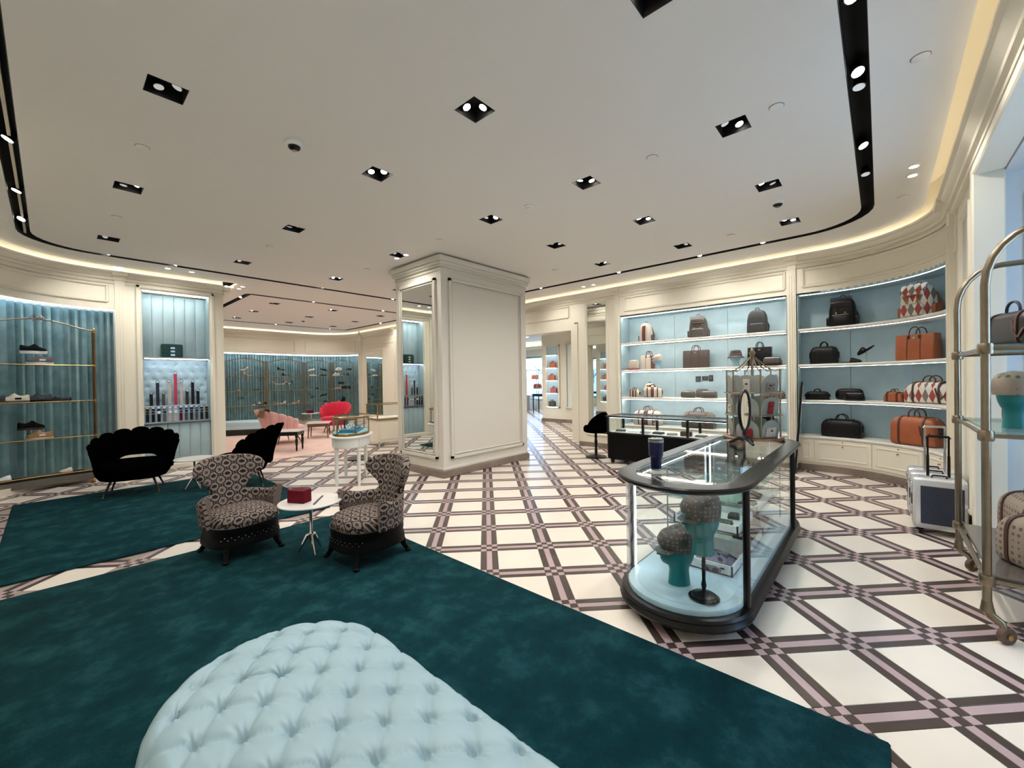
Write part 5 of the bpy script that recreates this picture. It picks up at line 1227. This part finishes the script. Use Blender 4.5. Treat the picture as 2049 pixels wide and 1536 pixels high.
# suede slippers on the second curved shelf
def shoe(t, kind, mt, sole, trim, ox=0, oy=0, oz=0, rz=0, tilt=0, L=.28):
    """one shoe; toe points to -X; built at real size"""
    M = Matrix.Translation((ox, oy, oz)) @ Matrix.Rotation(rz, 4, 'Z') @ Matrix.Rotation(tilt, 4, 'Y')
    def outline(s_, k=22):
        out = []
        for i in range(k):
            a = 2 * pi * i / k; x = L / 2 * cos(a); w_ = .045 - .008 * cos(a) * (1 if cos(a) > 0 else -.6); out.append((s_ * x, s_ * w_ * sin(a)))
        return out
    heel = {'heel': .085, 'block': .06}.get(kind, 0)
    def zb(x): return heel * max(0, min(1, (x / L + .1) / .45)) ** 1.1 if heel else (.006 * max(0, -x / L - .3) * 4)
    th = {'sneaker': .03, 'chunky': .042}.get(kind, .01)
    R = [[(x, y, zb(x)) for x, y in outline(.97)], [(x, y, zb(x) + th) for x, y in outline(1)], [(x, y, zb(x) + th + .001) for x, y in outline(.9)]]
    obj('sole', G().loft(R).move(M), sole, t, 50)
    if kind in ('sneaker', 'chunky', 'loafer', 'boot', 'slipper', 'heel', 'block', 'mule'):
        PR = {'sneaker': [(0, .012), (.06, .034), (.18, .05), (.32, .075), (.42, .105), (.5, .11), (.58, .082), (.72, .068), (.86, .078), (.96, .09), (1, .07)],
              'loafer': [(0, .01), (.08, .03), (.22, .045), (.4, .07), (.47, .074), (.52, .05), (.7, .042), (.88, .055), (.97, .06), (1, .04)],
              'boot': [(0, .012), (.08, .04), (.25, .06), (.42, .1), (.52, .19), (.75, .2), (.96, .2), (1, .17)],
              'heel': [(0, .008), (.1, .026), (.22, .034), (.3, .03), (.34, .008), (.6, .006), (.7, .02), (.85, .045), (.97, .05), (1, .03)]}
        PR['chunky'] = PR['sneaker']; PR['block'] = PR['heel']; PR['slipper'] = PR['mule'] = [(0, .01), (.08, .03), (.22, .045), (.4, .065), (.5, .066), (.53, .004)]
        pr = PR[kind]; R = []; qm = pr[-1][0]
        for i in range(21):
            q = qm * i / 20; x = (-.48 + .96 * q) * L
            for (q0, h0), (q1, h1) in zip(pr, pr[1:]):
                if q0 <= q <= q1: top = h0 + (h1 - h0) * (q - q0) / (q1 - q0); break
            w_ = .044 * sqrt(max(.02, 1 - max(0, (.2 - q) / .2) ** 2.2)) * sqrt(max(.04, 1 - max(0, (q - .82) / .19) ** 2.2))
            w_ *= .84 if .45 < q < .8 else (.92 if q >= .8 else 1)
            z0 = zb(x) + th
            R.append([(x, -w_, z0), (x, -w_ * 1.03, z0 + top * .45), (x, -w_ * .55, z0 + top * .93), (x, 0, z0 + top), (x, w_ * .55, z0 + top * .93), (x, w_ * 1.03, z0 + top * .45), (x, w_, z0)])
        up = obj('upper', G().loft(R).move(M), mt, t, 60)
        if kind in ('sneaker', 'chunky'):
            g = G()
            for k in range(4): x = (-.2 + .07 * k) * L; g.box(x - .004, x + .004, -.02, .02, th + .062 + .012 * k, th + .068 + .012 * k)
            obj('laces', g.move(M), trim, up); obj('side_stripe', G().box(-.02 * L, .2 * L, -.047, -.043, th + .02, th + .045).move(M), trim, up)
        elif kind == 'loafer': obj('snaffle', G().box(-.08 * L, -.04 * L, -.034, .034, th + .058, th + .068).move(M), goldm, up)
    if kind == 'sandal':
        for x in (-.25, -.05, .2): obj('strap', G().tube([(x * L, .04 * cos(a), .01 + .05 * sin(a)) for a in [pi * i / 10 for i in range(11)]], .006, 6).move(M), mt, t)
    if heel: obj('heel', G().cyl((L * .4, 0, heel), (L * .42, 0, 0), .012 if kind == 'heel' else .024, .005 if kind == 'heel' else .02).move(M), mt, t)
def shoes(lab, loc, rz, kind, mt, sole, trim, second=None, group='shoes on display', L=.28, tilt=0, stand=0):
    """second: list of (dx, dy, dz, rz) of further shoes of the same pair"""
    a = thing('shoe', lab, 'shoe', loc, rz, group); shoe(a, kind, mt, sole, trim, 0, 0, 0, 0, tilt, L)
    if stand: obj('riser', G().cyl((0, 0, -stand), (0, 0, 0), .006).cyl((0, 0, -stand), (0, 0, -stand + .004), .04), chrome, a)
    return a
p, z = cpos(8.13, .34, 1.44); shoes('flat black slipper lying on the second curved shelf', (*p, sh[2]), z + pi, 'slipper', blackleather, blackcloth, goldm, L=.27)
p, z = cpos(8.1, .16, 1.46); shoes('black slipper tilted up on a riser on the second curved shelf', (*p, sh[2] + .17), z, 'slipper', blackleather, blackcloth, goldm, L=.25, tilt=radians(-35), stand=.17)
# ---------------------------------------------------------------- suitcases
def suitcase(lab, loc, rz, hdl=True, hh=.98, dh=0):
    t = thing('suitcase', lab, 'suitcase', loc, rz, 'silver trolley suitcases')
    w, d, h, z0 = .36, .22, .47, .06
    al = mat('brushed_aluminium', (222, 224, 226), .38, .6); nv = canvas_navy
    obj('shell', G().loft([[(x * k, y * k2, z) for x, y, _ in sq(w / 2, d / 2, 9, 36)] for z, k, k2 in ((z0, .93, .88), (z0 + .02, 1, 1), (z0 + h - .03, 1, 1), (z0 + h - .008, .97, .94), (z0 + h, .9, .84))]), al, t, 50)
    for s_ in (-1, 1): obj('side_panel', G().box(-w * .36, w * .42, s_ * d * .5, s_ * (d * .5 + .008), z0 + .05, z0 + h - .07, .003), nv, t)
    obj('frame_seam', G().box(-w / 2 - .004, w / 2 + .004, -.008, .008, z0 + .03, z0 + h - .05, .002).box(-w / 2 + .04, w / 2 - .04, -.008, .008, z0 + h - .01, z0 + h + .003), steel, t)
    for z in (.42, .16): obj('latch', G().box(-w / 2 - .012, -w / 2 + .002, -.035, .035, z, z + .05, .004).cyl((-w / 2 - .008, -.02, z + .025), (-w / 2 - .016, -.02, z + .025), .012), chrome, t)
    obj('lock_plate', G().box(-w / 2 - .01, -w / 2 + .002, -.03, .03, .26, .36, .004), mat('lock_grey', (96, 92, 88), .4, .5), t)
    obj('top_grip', G().tube([(-.05, -.03, z0 + h), (-.045, -.03, z0 + h + .022), (.045, -.03, z0 + h + .022), (.05, -.03, z0 + h)], .007, 6), blackcloth, t)
    for sx in (-1, 1):
        for sy in (-1, 1):
            wh = obj('wheel', G().cyl((sx * .13 - .012, sy * .07, .026), (sx * .13 + .012, sy * .07, .026), .026, n=16), blackleather, t); obj('wheel_bracket', G().box(sx * .13 - .02, sx * .13 + .02, sy * .07 - .018, sy * .07 + .018, .034, z0 + .006, .004), blackcloth, wh)
    if hdl:
        g = G()
        for x in (-.07, .07): g.cyl((x, .06, z0 + h - .02), (x, .06, z0 + h + .2), .011).cyl((x, .06, z0 + h + .2), (x, .06, hh), .008)
        obj('pull_handle', g.tube([(-.078, .06, hh - .01), (-.07, .06, hh + .008), (.07, .06, hh + .008), (.078, .06, hh - .01)], .012, 8), silverm if dh == 0 else blackleather, t)
canvas_navy = canvas('navy_monogram', (46, 52, 70), (22, 26, 40), 48)
suitcase('nearest silver suitcase with navy monogram panel and dark pull handle', (5.53, -.40, 0), radians(-90), True, .9, 1)
suitcase('middle silver suitcase in the row by the right mirror', (5.79, -.395, 0), radians(-90), True, .97)
suitcase('farthest silver suitcase in the row by the right mirror', (6.05, -.385, 0), radians(-90), False)
# ---------------------------------------------------------------- brass luggage cart in the bay
t = thing('luggage_cart', 'tall bronze birdcage luggage cart with glass shelves at the right edge', 'cart')
Ua, Ub, Va, Vb = 3.55, 4.70, -.445, -1.15
for u in (Ua, Ub):
    P = [(u, Va, .2), (u, Va, 2.0)] + [(u, Va - .22 + .22 * cos(a), 2.0 + .3 * sin(a)) for a in [radians(15 * i) for i in range(1, 7)]] + [(u, Vb + .22 - .22 * sin(a), 2.0 + .3 * cos(a)) for a in [radians(15 * i) for i in range(0, 7)]] + [(u, Vb, .2)]
    obj('arch_frame', G().tube(P, .02, 12), bronze, t, 60)
    for v in (Va, Vb):
        for z in (.32, 1.145, 1.64): obj('collar', G().lathe([(.03, -.03), (.034, -.02), (.034, .02), (.03, .03)], 14, (u, v, z)), bronze, t)
        g = G().cyl((u, v, .2), (u, v, .14), .022, .03).tube([(u, v, .16), (u - .0, v - .015, .12), (u - .03, v - .05, .1), (u - .045, v - .065, .06)], [.028, .024, .02, .012], 8)
        c = obj('caster_fork', g, bronze, t, 60); obj('wheel', G().cyl((u - .035, v - .055, .045), (u - .055, v - .075, .045), .045, n=20), mat('caster_brown', (96, 76, 62), .5), c); obj('hub', G().cyl((u - .03, v - .05, .045), (u - .06, v - .08, .045), .016), brass, c)
    for z in (.32, 1.145, 1.64): obj('cross_rail', G().cyl((u, Va, z), (u, Vb, z), .012), bronze, t)
for z in (.32, 1.145, 1.64):
    for v in (Va, Vb): obj('side_rail', G().cyl((Ua, v, z), (Ub, v, z), .014 if z < 1 else .012), bronze if z != 1.64 else chrome, t)
obj('base_deck', G().box(Ua + .02, Ub - .02, Vb + .02, Va - .02, .325, .345, .003), mat('grey_deck', (96, 90, 86), .25, coat=.3), t)
for z in (1.15, 1.645): obj('glass_shelf', G().box(Ua + .02, Ub - .02, Vb + .02, Va - .02, z + .005, z + .018, .002), glsdark, t, 0)
FR = rzf((0, 1))
duffel('brown-black leather duffel with navy handles on the top shelf of the cart', (4.02, -.66, 1.664), FR + .35, .44, .2, .22, mat('aubergine_leather', (18, 11, 13), .4, bump=.15), darkbrown, hm=mat('navy_leather_handle', (34, 36, 66), .4), group=None)
t = thing('hat_display', 'teal display head in a monogram baseball cap on the middle shelf of the cart', 'hat display', (3.86, -.60, 1.169), radians(150)); head(t, tealhead, .95)
R = [[(r * cos(a), r * .9 * sin(a), z) for a in [2 * pi * i / 24 for i in range(24)]] for r, z in ((.1, .2), (.105, .24), (.1, .29), (.075, .325), (.03, .34), (.002, .342))]
c = obj('cap_crown', G().loft(R), tanbeige, t, 60); obj('cap_peak', G().grid(12, 4, lambda i, j: (-(.09 + .08 * j) * cos(radians(-60 + 120 * i)), .1 * sin(radians(-60 + 120 * i)) * (1 + .1 * j), .205 - .02 * j)), tanbeige, c, 60, fix=False); obj('web_stripe', G().band([(-.108, 0, .215), (-.104, .0, .27), (-.07, 0, .335)], (0, 1, 0), .03, .003), redweb, c)
beltbag('small beige canvas bag with stripe on the middle shelf of the cart', (3.56 + .14, -.92, 1.169), FR, .2, .1, .17, beigecanvas, redweb, strap=False)
backpack('olive grey backpack behind the teal head on the cart', (4.3, -.72, 1.169), FR, .26, .16, .3, greycanvas, darkbrown, True, False, group=None)
beltbag('black zip pouch at the back of the middle cart shelf', (4.0, -.88, 1.169), FR, .3, .12, .2, blackcloth, blackcloth, strap=False)
duffel('large tan monogram duffel lying on the bottom deck of the cart', (4.32, -.8, .346), FR + .15, .56, .3, .34, tanbeige, darkbrown, group=None)
duffel('tan monogram duffel in front on the bottom deck of the cart', (3.8, -.72, .346), FR + .5, .42, .24, .30, tanbeige, darkbrown, group=None)
beltbag('navy blue pouch on top of the duffels at the right edge', (3.76, -1.02, .346), FR, .24, .14, .5, MATS['navy_fabric'], blackcloth, strap=False)

# ---------------------------------------------------------------- left shoe rack
def lpt(u): return (u, 9.42 - .35 * max(0, .15 - u) ** 1.6)
t = thing('shoe_rack', 'brass shoe rack with bowed top and glass shelves at the left edge', 'rack')
us = [.46, .3, .1, -.1, -.3, -.5, -.7]
for z in (.2, .745, 1.295, 1.845):
    g = G(); pts = [lpt(u) for u in us]
    g.loft([[(x, y - .12, z - .008), (x, y + .12, z - .008), (x, y + .12, z), (x, y - .12, z)] for x, y in pts]); s1 = obj('glass_shelf', g, glsdark if z > .3 else mat('rack_base', (110, 104, 96), .4), t, 0)
    obj('rail', G().tube([(x, y - .13, z) for x, y in pts], .009, 8), brass, s1)
for u in (.47, -.71):
    x, y = lpt(u)
    for dy in (-.13, .13): obj('post', G().cyl((x, y + dy, .12), (x, y + dy, 2.4), .014), mat('dark_bronze', (122, 92, 66), .3, 1), t); obj('finial', G().lathe([(.014, 2.4), (.018, 2.41), (.012, 2.43), (.002, 2.445)], 12, (x, y + dy, 0)), brass, t)
    for z in (.2, .745, 1.295, 1.845, 2.38): obj('collar', G().lathe([(.019, -.02), (.019, .02)], 12, (x, y - .13, z)), brass, t)
    obj('caster', G().tube([(x, y - .13, .12), (x, y - .15, .09), (x - .03, y - .19, .06), (x - .05, y - .21, .03)], [.014, .018, .014, .012], 8).cyl((x - .04, y - .2, .03), (x - .06, y - .22, .03), .03), brass, t)
def bow(f): return 2.39 + .13 * (sin(pi * f) ** 1.5)
obj('arched_top', G().tube([(*[(lambda p: (p[0], p[1] - .13))(lpt(.47 - 1.18 * i / 30))][0], bow(i / 30)) for i in range(31)], .01, 8), bronze, t, 60)
x, y = lpt(-.12); g = G()
for s_ in (-1, 1): g.tube([(x, y - .135, 2.53), (x + s_ * .04, y - .135, 2.57), (x + s_ * .07, y - .135, 2.54), (x + s_ * .03, y - .135, 2.525), (x, y - .135, 2.53)], .008, 6).tube([(x, y - .135, 2.53), (x + s_ * .03, y - .135, 2.5), (x + s_ * .05, y - .135, 2.475)], .006, 6)
obj('bow_knot', g, bronze, t); obj('base_trough', G().loft([[(xx, yy - .15, .06), (xx, yy + .14, .06), (xx, yy + .14, .16), (xx, yy - .15, .16)] for xx, yy in [lpt(u) for u in us]]), mat('rack_base', (110, 104, 96), .4), t)
white = mat('white_leather', (236, 236, 234), .45); ivory = mat('ivory_leather', (214, 204, 188), .5); grey = mat('grey_suede', (92, 90, 92), .8); navyl = mat('navy_suede', (40, 44, 58), .7); goldl = mat('bronze_leather', (150, 112, 76), .4); blackl = blackleather; redl = mat('red_patent', (186, 18, 44), .25); nude = mat('nude_leather', (206, 164, 138), .4); pinkl = mat('pink_leather', (214, 130, 130), .4)
RL = rzf((0, -1))
def rackshoe(lab, u, z, kind, mt, sole, trim, rz=0, stand=0, dy=-.03, tilt=0):
    x, y = lpt(u); return shoes(lab, (x, y + (.05 if stand else -.07), z + stand), rz, kind, mt, sole, trim, L=.28, stand=stand, tilt=tilt)
rackshoe('black and white chunky sneaker raised on the top shelf of the left rack', -.16, 1.846, 'chunky', blackcloth, white, white, .1 + pi, .17)
rackshoe('grey and white chunky sneaker standing on the top shelf of the left rack', -.10, 1.846, 'chunky', grey, white, white, .05, 0, -.06)
rackshoe('dark grey sneaker at the edge of the second shelf of the left rack', -.56, 1.296, 'sneaker', navyl, grey, ivory, .15)
rackshoe('ivory sneaker on the second shelf of the left rack', -.34, 1.296, 'sneaker', ivory, grey, blackcloth, .1)
rackshoe('navy sneaker on the second shelf of the left rack', -.12, 1.296, 'sneaker', navyl, blackcloth, grey, .05)
rackshoe('black leather shoe at the right of the second shelf of the left rack', .08, 1.296, 'loafer', blackl, blackcloth, grey, .1)
rackshoe('black and tan sneaker raised on the third shelf of the left rack', -.2, .746, 'sneaker', blackcloth, darkbrown, goldl, .1 + pi, .14)
rackshoe('bronze and white sneaker on the third shelf of the left rack', -.12, .746, 'sneaker', goldl, ivory, white, .05, 0, -.06)
rackshoe('black and white slide at the left of the base of the left rack', -.4, .201, 'mule', white, blackcloth, blackcloth, .15)
rackshoe('black and white slide at the right of the base of the left rack', .2, .201, 'mule', ivory, blackcloth, blackcloth, .05)
# ---------------------------------------------------------------- niche: green bag, belts, watches
t = thing('green_bag', 'dark green structured bag with three buckled straps on the niche shelf', 'bag', (1.48, 9.74, 2.0205), RL)
t.location.x = 1.5
obj('body', G().loft([[(x * k, y * k, z) for x, y, _ in sq(.155, .07, 7, 28)] for z, k in ((0, .97), (.01, 1), (.22, 1), (.245, .96), (.25, .85))]), greenleather, t, 50)
for k, z in enumerate((.05, .115, .175)):
    st = obj('strap', G().band([(-.158, 0, z), (-.15, -.073, z), (.15, -.073, z), (.158, 0, z)], (0, 0, 1), .03, .005), greenleather, t); obj('buckle', G().box(-.03, .035, -.082, -.075, z - .017, z + .017, .003), silverm, st)
bt = [(1.20, 1.36, 'black'), (1.29, 1.56, 'navy'), (1.37, 1.36, 'grey'), (1.455, 1.57, 'silver'), (1.545, 1.72, 'red'), (1.63, 1.57, 'pale grey'), (1.715, 1.4, 'brown black'), (1.80, 1.57, 'jet black'), (1.88, 1.4, 'slim black')]
bm = {'black': blackl, 'navy': mat('navy_belt', (22, 26, 50), .5), 'grey': mat('grey_belt', (70, 70, 76), .5), 'silver': canvas('silver_canvas', (190, 186, 182), (130, 126, 124), 60), 'red': redl, 'pale grey': MATS['silver_canvas'], 'brown black': mat('espresso', (44, 34, 34), .5), 'jet black': blackl, 'slim black': blackl}
order = ['first', 'second', 'third', 'fourth', 'fifth and tallest', 'sixth', 'seventh', 'eighth', 'ninth']
for k, (x, zt, c) in enumerate(bt):
    t = thing('belt', f'{c} belt hanging in the niche, {order[k]} from the left in the upper row', 'belt', (x, 9.76, 1.15), 0, 'belts in the upper niche row')
    obj('strap', G().box(-.024, .024, -.003, .003, 0, zt - 1.15, .001), bm[c], t); b = obj('buckle', G().tube([(.024 * cos(a), -.004, zt - 1.13 + .024 * sin(a)) for a in [2 * pi * i / 12 for i in range(12)]], .005, 6, True), silverm, t)
    obj('hook', G().tube([(0, .0, zt - 1.11), (-.02, .0, zt - 1.07)], .004, 6).tube([(0, 0, zt - 1.11), (.02, 0, zt - 1.07)], .004, 6), steel, t)
wn = ['gold and black', 'black with silver case', 'black with white dial', 'grey leather', 'all silver mesh', 'pink and silver', 'burgundy', 'blue grey', 'black steel', 'dark grey', 'black square', 'gold square']
for k in range(12):
    x = 1.13 + .078 * k
    if x > 2.02: break
    t = thing('watch', f'{wn[k]} watch on the bar of the belt niche, number {k + 1} from the left'.replace('number 1 ', 'first ').replace('number 2 ', 'second ').replace('number 3 ', 'third '), 'watch', (x, 9.645, .865), 0, 'watches on the niche bar')
    sm = [blackl, blackl, blackl, grey, MATS['silver_canvas'], MATS['silver_canvas'], redbox, MATS['grey_belt'], blackl, MATS['grey_belt'], blackl, blackl][k]
    obj('strap', G().box(-.023, .023, -.002, .004, 0, .25, .001), sm, t); obj('case', G().cyl((0, -.002, .17), (0, -.014, .17), .03, n=20), goldm if k in (0, 11) else silverm, t); obj('dial', G().cyl((0, -.014, .17), (0, -.0155, .17), .024, n=20), white if k in (2, 4, 5) else blackgloss, t); obj('buckle', G().box(-.02, .02, -.006, .002, .235, .26, .002), goldm if k in (0, 11) else silverm, t)
# ---------------------------------------------------------------- shoe-room racks
def bpt(s): return pt(pathB, s, .22)
bays = [(.35, 1.3), (1.35, 2.45), (2.5, 3.75), (3.8, 5.05), (5.1, 6.3)]
bn = ['rightmost', 'second from the right', 'middle', 'second from the left', 'leftmost']
zsh = (.25, .78, 1.29, 1.80)
for k, (a, b) in enumerate(bays):
    t = thing('shoe_rack', f'bronze arched shoe rack in the shoe room, {bn[k]} bay', 'rack', group='shoe room racks')
    for z in zsh:
        S_ = [a + (b - a) * i / 6 for i in range(7)]
        sh_ = obj('glass_shelf', G().loft([[(*pt(pathB, s, .1), z - .006), (*pt(pathB, s, .36), z - .006), (*pt(pathB, s, .36), z), (*pt(pathB, s, .1), z)] for s in S_]), glsdark, t, 0); obj('rail', G().tube([(*pt(pathB, s, .37), z) for s in S_], .012, 6), brass, sh_)
    for s in (a, b):
        for o in (.09, .37): obj('post', G().cyl((*pt(pathB, s, o), .1), (*pt(pathB, s, o), 2.32), .016), bronze, t)
    for o in (.09, .37): obj('arched_top', G().tube([(*pt(pathB, a + (b - a) * i / 16, o), 2.3 + .12 * sin(pi * i / 16) ** 1.4) for i in range(17)], .012, 6), bronze, t)
    obj('foot_rail', G().tube([(*pt(pathB, a + (b - a) * i / 6, .37), .12) for i in range(7)], .014, 6), bronze, t)
BS = [ # bay, frac, shelf, kind, mat, sole, stand, label
 (4, .55, 3, 'heel', blackl, blackl, .28, 'black strappy heel raised on the top shelf'), (4, .3, 3, 'block', blackl, nude, 0, 'black and nude block heel on the top shelf'),
 (4, .62, 2, 'heel', ivory, nude, .22, 'white pump on a riser'), (4, .48, 2, 'heel', redl, redl, .22, 'red pump on a riser'), (4, .33, 2, 'heel', blackl, blackl, .22, 'black pump on a riser'),
 (4, .75, 1, 'sandal', nude, nude, 0, 'nude sandal'), (4, .62, 1, 'mule', ivory, nude, 0, 'ivory mule'), (4, .2, 1, 'loafer', blackl, blackl, 0, 'black loafer'),
 (3, .5, 3, 'heel', ivory, nude, .2, 'ivory sandal heel raised on the top shelf'), (3, .45, 3, 'heel', nude, nude, 0, 'nude heel on the top shelf'),
 (3, .7, 2, 'mule', goldl, nude, 0, 'gold mule'), (3, .25, 2, 'sandal', blackl, blackl, 0, 'black flat sandal'), (3, .6, 1, 'sandal', blackl, blackl, .25, 'black sandal raised on a riser'), (3, .25, 1, 'block', ivory, blackl, 0, 'ivory and black heel'), (3, .1, 1, 'block', blackl, blackl, 0, 'black heel'),
 (2, .6, 3, 'block', blackl, blackl, .22, 'black slingback raised on the top shelf'), (2, .5, 3, 'block', blackl, blackl, 0, 'black slingback on the top shelf'),
 (2, .75, 2, 'heel', nude, nude, .2, 'nude pump on a riser'), (2, .55, 2, 'heel', pinkl, nude, .2, 'pink pump on a riser'), (2, .38, 2, 'heel', blackl, ivory, .2, 'black and ivory pump on a riser'),
 (2, .75, 1, 'block', goldl, nude, 0, 'gold platform sandal'), (2, .62, 1, 'block', ivory, nude, 0, 'ivory platform sandal'), (2, .25, 1, 'block', nude, pinkl, 0, 'nude platform sandal'),
 (1, .72, 3, 'loafer', white, white, .22, 'white loafer tilted on a riser'), (1, .7, 3, 'loafer', ivory, white, 0, 'ivory loafer on the top shelf'), (1, .28, 3, 'loafer', blackl, blackl, .22, 'black loafer tilted on a riser'), (1, .3, 3, 'loafer', blackl, darkbrown, 0, 'black loafer on the top shelf'),
 (1, .5, 2, 'slipper', blackl, blackl, 0, 'flat black slipper'), (1, .65, 1, 'slipper', darkbrown, darkbrown, .2, 'brown slipper tilted on a riser'), (1, .3, 1, 'loafer', blackl, blackl, .25, 'black moccasin tilted on a riser'), (1, .28, 1, 'slipper', blackl, blackl, 0, 'black moccasin on the shelf'),
 (0, .72, 3, 'sneaker', white, white, .22, 'white sneaker raised on the top shelf'), (0, .78, 3, 'sneaker', ivory, white, 0, 'ivory sneaker on the top shelf'), (0, .2, 3, 'loafer', blackl, blackl, .22, 'black shoe raised on the top shelf'), (0, .22, 3, 'block', blackl, blackl, 0, 'black ankle shoe on the top shelf'),
 (0, .62, 2, 'loafer', blackl, blackl, .2, 'black flat raised on a riser'), (0, .7, 2, 'loafer', pinkl, blackl, 0, 'pink and black flat'), (0, .3, 2, 'sneaker', blackl, blackl, 0, 'black sneaker'), (0, .1, 2, 'sneaker', blackl, blackl, 0, 'second black sneaker'), (0, .45, 1, 'boot', blackl, blackl, 0, 'black ankle boot')]
seen = set()
for b, f, s_, kind, mt, sole, st, lab in BS:
    a, c = bays[b]; s = a + (c - a) * f; x, y = pt(pathB, s, .16 if st else .29); n = pathB(s)[1]
    key = (kind, mt.name, sole.name)
    lab2 = f'{lab.replace(" on the top shelf", "").replace(" on a riser", "").replace(" on the shelf", "")}, {["base", "low", "middle", "top"][s_]} shelf, {bn[b]} shoe room rack'
    shoes(lab2, (x, y, zsh[s_] + st + .001), rzf(n) + random.uniform(-.15, .15) + (pi if random.random() < .4 else 0), kind, mt, sole, goldm, L=.27, stand=st, tilt=radians(-14) if 'tilted' in lab else 0)
for k, (z, c) in enumerate(((2.2, nude), (1.75, ivory), (1.3, white))):
    shoes(f'{["nude heel", "ivory pump", "white sneaker"][k]} on the {["upper", "middle", "lower"][k]} shelf of the lit shoe niche', (8.22, 11.75 - .05 * k, z + .001), F1, ['heel', 'heel', 'sneaker'][k], c, nude, goldm, L=.27)
# ---------------------------------------------------------------- far room: rack, table, box, trees outside
t = thing('far_rack', 'slim white clothes rack with shelves in front of the far window', 'rack', (15.6, 12.3, 0), radians(-65))
for x in (-.6, 0, .6):
    for y in (-.2, .2): obj('post', G().cyl((x, y, 0), (x, y, 2.0), .015), steel, t)
for z in (.6, 1.1, 1.55, 2.0):
    for y in (-.2, .2): obj('rail', G().cyl((-.6, y, z), (.6, y, z), .012), steel, t)
    if z < 1.9: obj('shelf', G().box(-.6, .6, -.2, .2, z, z + .012), glsdark, t, 0)
duffel('tan bag on the far rack by the window', (15.6, 12.3, 1.115), radians(-65), .4, .18, .22, brownleather, darkbrown, strap=False, group=None); tote('orange bag on the upper shelf of the far rack', (15.55, 12.4, 1.565), radians(-65), .34, .14, .2, mat('orange_leather', (214, 120, 84), .5), darkbrown, group=None)
t = thing('far_box', 'grey box plinth beside the far window', 'box', (16.2, 13.45, 0), radians(10)); obj('body', G().box(-.3, .3, -.3, .3, 0, .72, .01), mat('putty', (186, 176, 166), .6), t); obj('lid', G().box(-.32, .32, -.32, .32, .72, .75, .006), MATS['putty'], t)
console('far_table', 'black turned-leg counter in the far room beyond the passage', (14.6, 11.25, 0), radians(80), 1.0, .45, .9, blackgloss, blackgloss)
gr = struct('ground_outside', G().box(17.2, 60, -15, 45, -.4, -.3), mat('street_grey', (150, 150, 155), .9), smooth=0)
rt = random.Random(5)
for k, (x, y) in enumerate(((24, 16.8), (26, 22.5), (31, 23.5), (22.5, 12.2))):
    t = thing('street_tree', ['bare tree right outside the far window', 'bare tree left outside the far window', 'farther bare tree outside the far window', 'bare tree close to the far window frame', 'distant bare tree beyond the street', 'bare tree at the far left outside'][k], 'tree', (x, y, -.3), 0, 'trees outside')
    obj('trunk', G().tube([(0, 0, 0), (.05, 0, 1.2), (-.05, .1, 2.4), (.1, 0, 4)], [.16, .13, .1, .05], 8), bark, t)
    for j in range(9):
        a = rt.uniform(0, 6.28); z = rt.uniform(1.1, 3.2); l = rt.uniform(.9, 1.8); P = [(0, 0, z), (.4 * l * cos(a), .4 * l * sin(a), z + .5), (l * cos(a + .2), l * sin(a + .2), z + 1.1), (1.4 * l * cos(a), 1.4 * l * sin(a), z + 1.3)]
        b_ = obj('branch', G().tube(P, [.05, .035, .02, .008], 6), bark, t); g = G()
        for q in range(18):
            f = rt.uniform(.4, 1.1); c0 = (1.3 * l * f * cos(a) + rt.uniform(-.4, .4), 1.3 * l * f * sin(a) + rt.uniform(-.4, .4), z + f + rt.uniform(-.3, .5)); r = rt.uniform(.04, .1); d = rt.uniform(0, 3)
            g.add([(c0[0] - r * cos(d), c0[1] - r * sin(d), c0[2]), (c0[0], c0[1], c0[2] - r * .6), (c0[0] + r * cos(d), c0[1] + r * sin(d), c0[2]), (c0[0], c0[1], c0[2] + r * .6)], [(0, 1, 2, 3)])
        lf = obj('leaves', g, leaf, b_, 0, fix=False); lf['kind'] = 'stuff'
t = thing('street_building', 'pale building across the street outside the far window', 'building', (56, 24, -.3), 0)
obj('wall', G().box(0, 4, -14, 14, 0, 3.6), mat('facade', (190, 196, 205), .8), t, 0)
for i in range(10):
    for z in (1.2,): obj('window', G().box(-.05, .0, -13 + 2.7 * i, -11.2 + 2.7 * i, z, z + 2), mat('street_glass', (70, 90, 110), .1), t, 0)

for k, (y, z, mt) in enumerate(((8.7, 1.951, 'coral'), (8.75, 1.501, 'coral'), (8.68, 1.051, 'rose'), (8.75, .571, 'grey'))):
    m_ = {'coral': mat('coral_leather', (222, 128, 96), .5), 'rose': mat('rose_leather', (206, 120, 120), .5), 'grey': greycanvas}[mt]
    tote(f'small {mt} bag on the {["top", "second", "third", "lowest"][k]} shelf of the far lit cabinet', (11.925, y, z), F1, .26, .09, .18, m_, darkbrown, group='bags in the far lit cabinet')
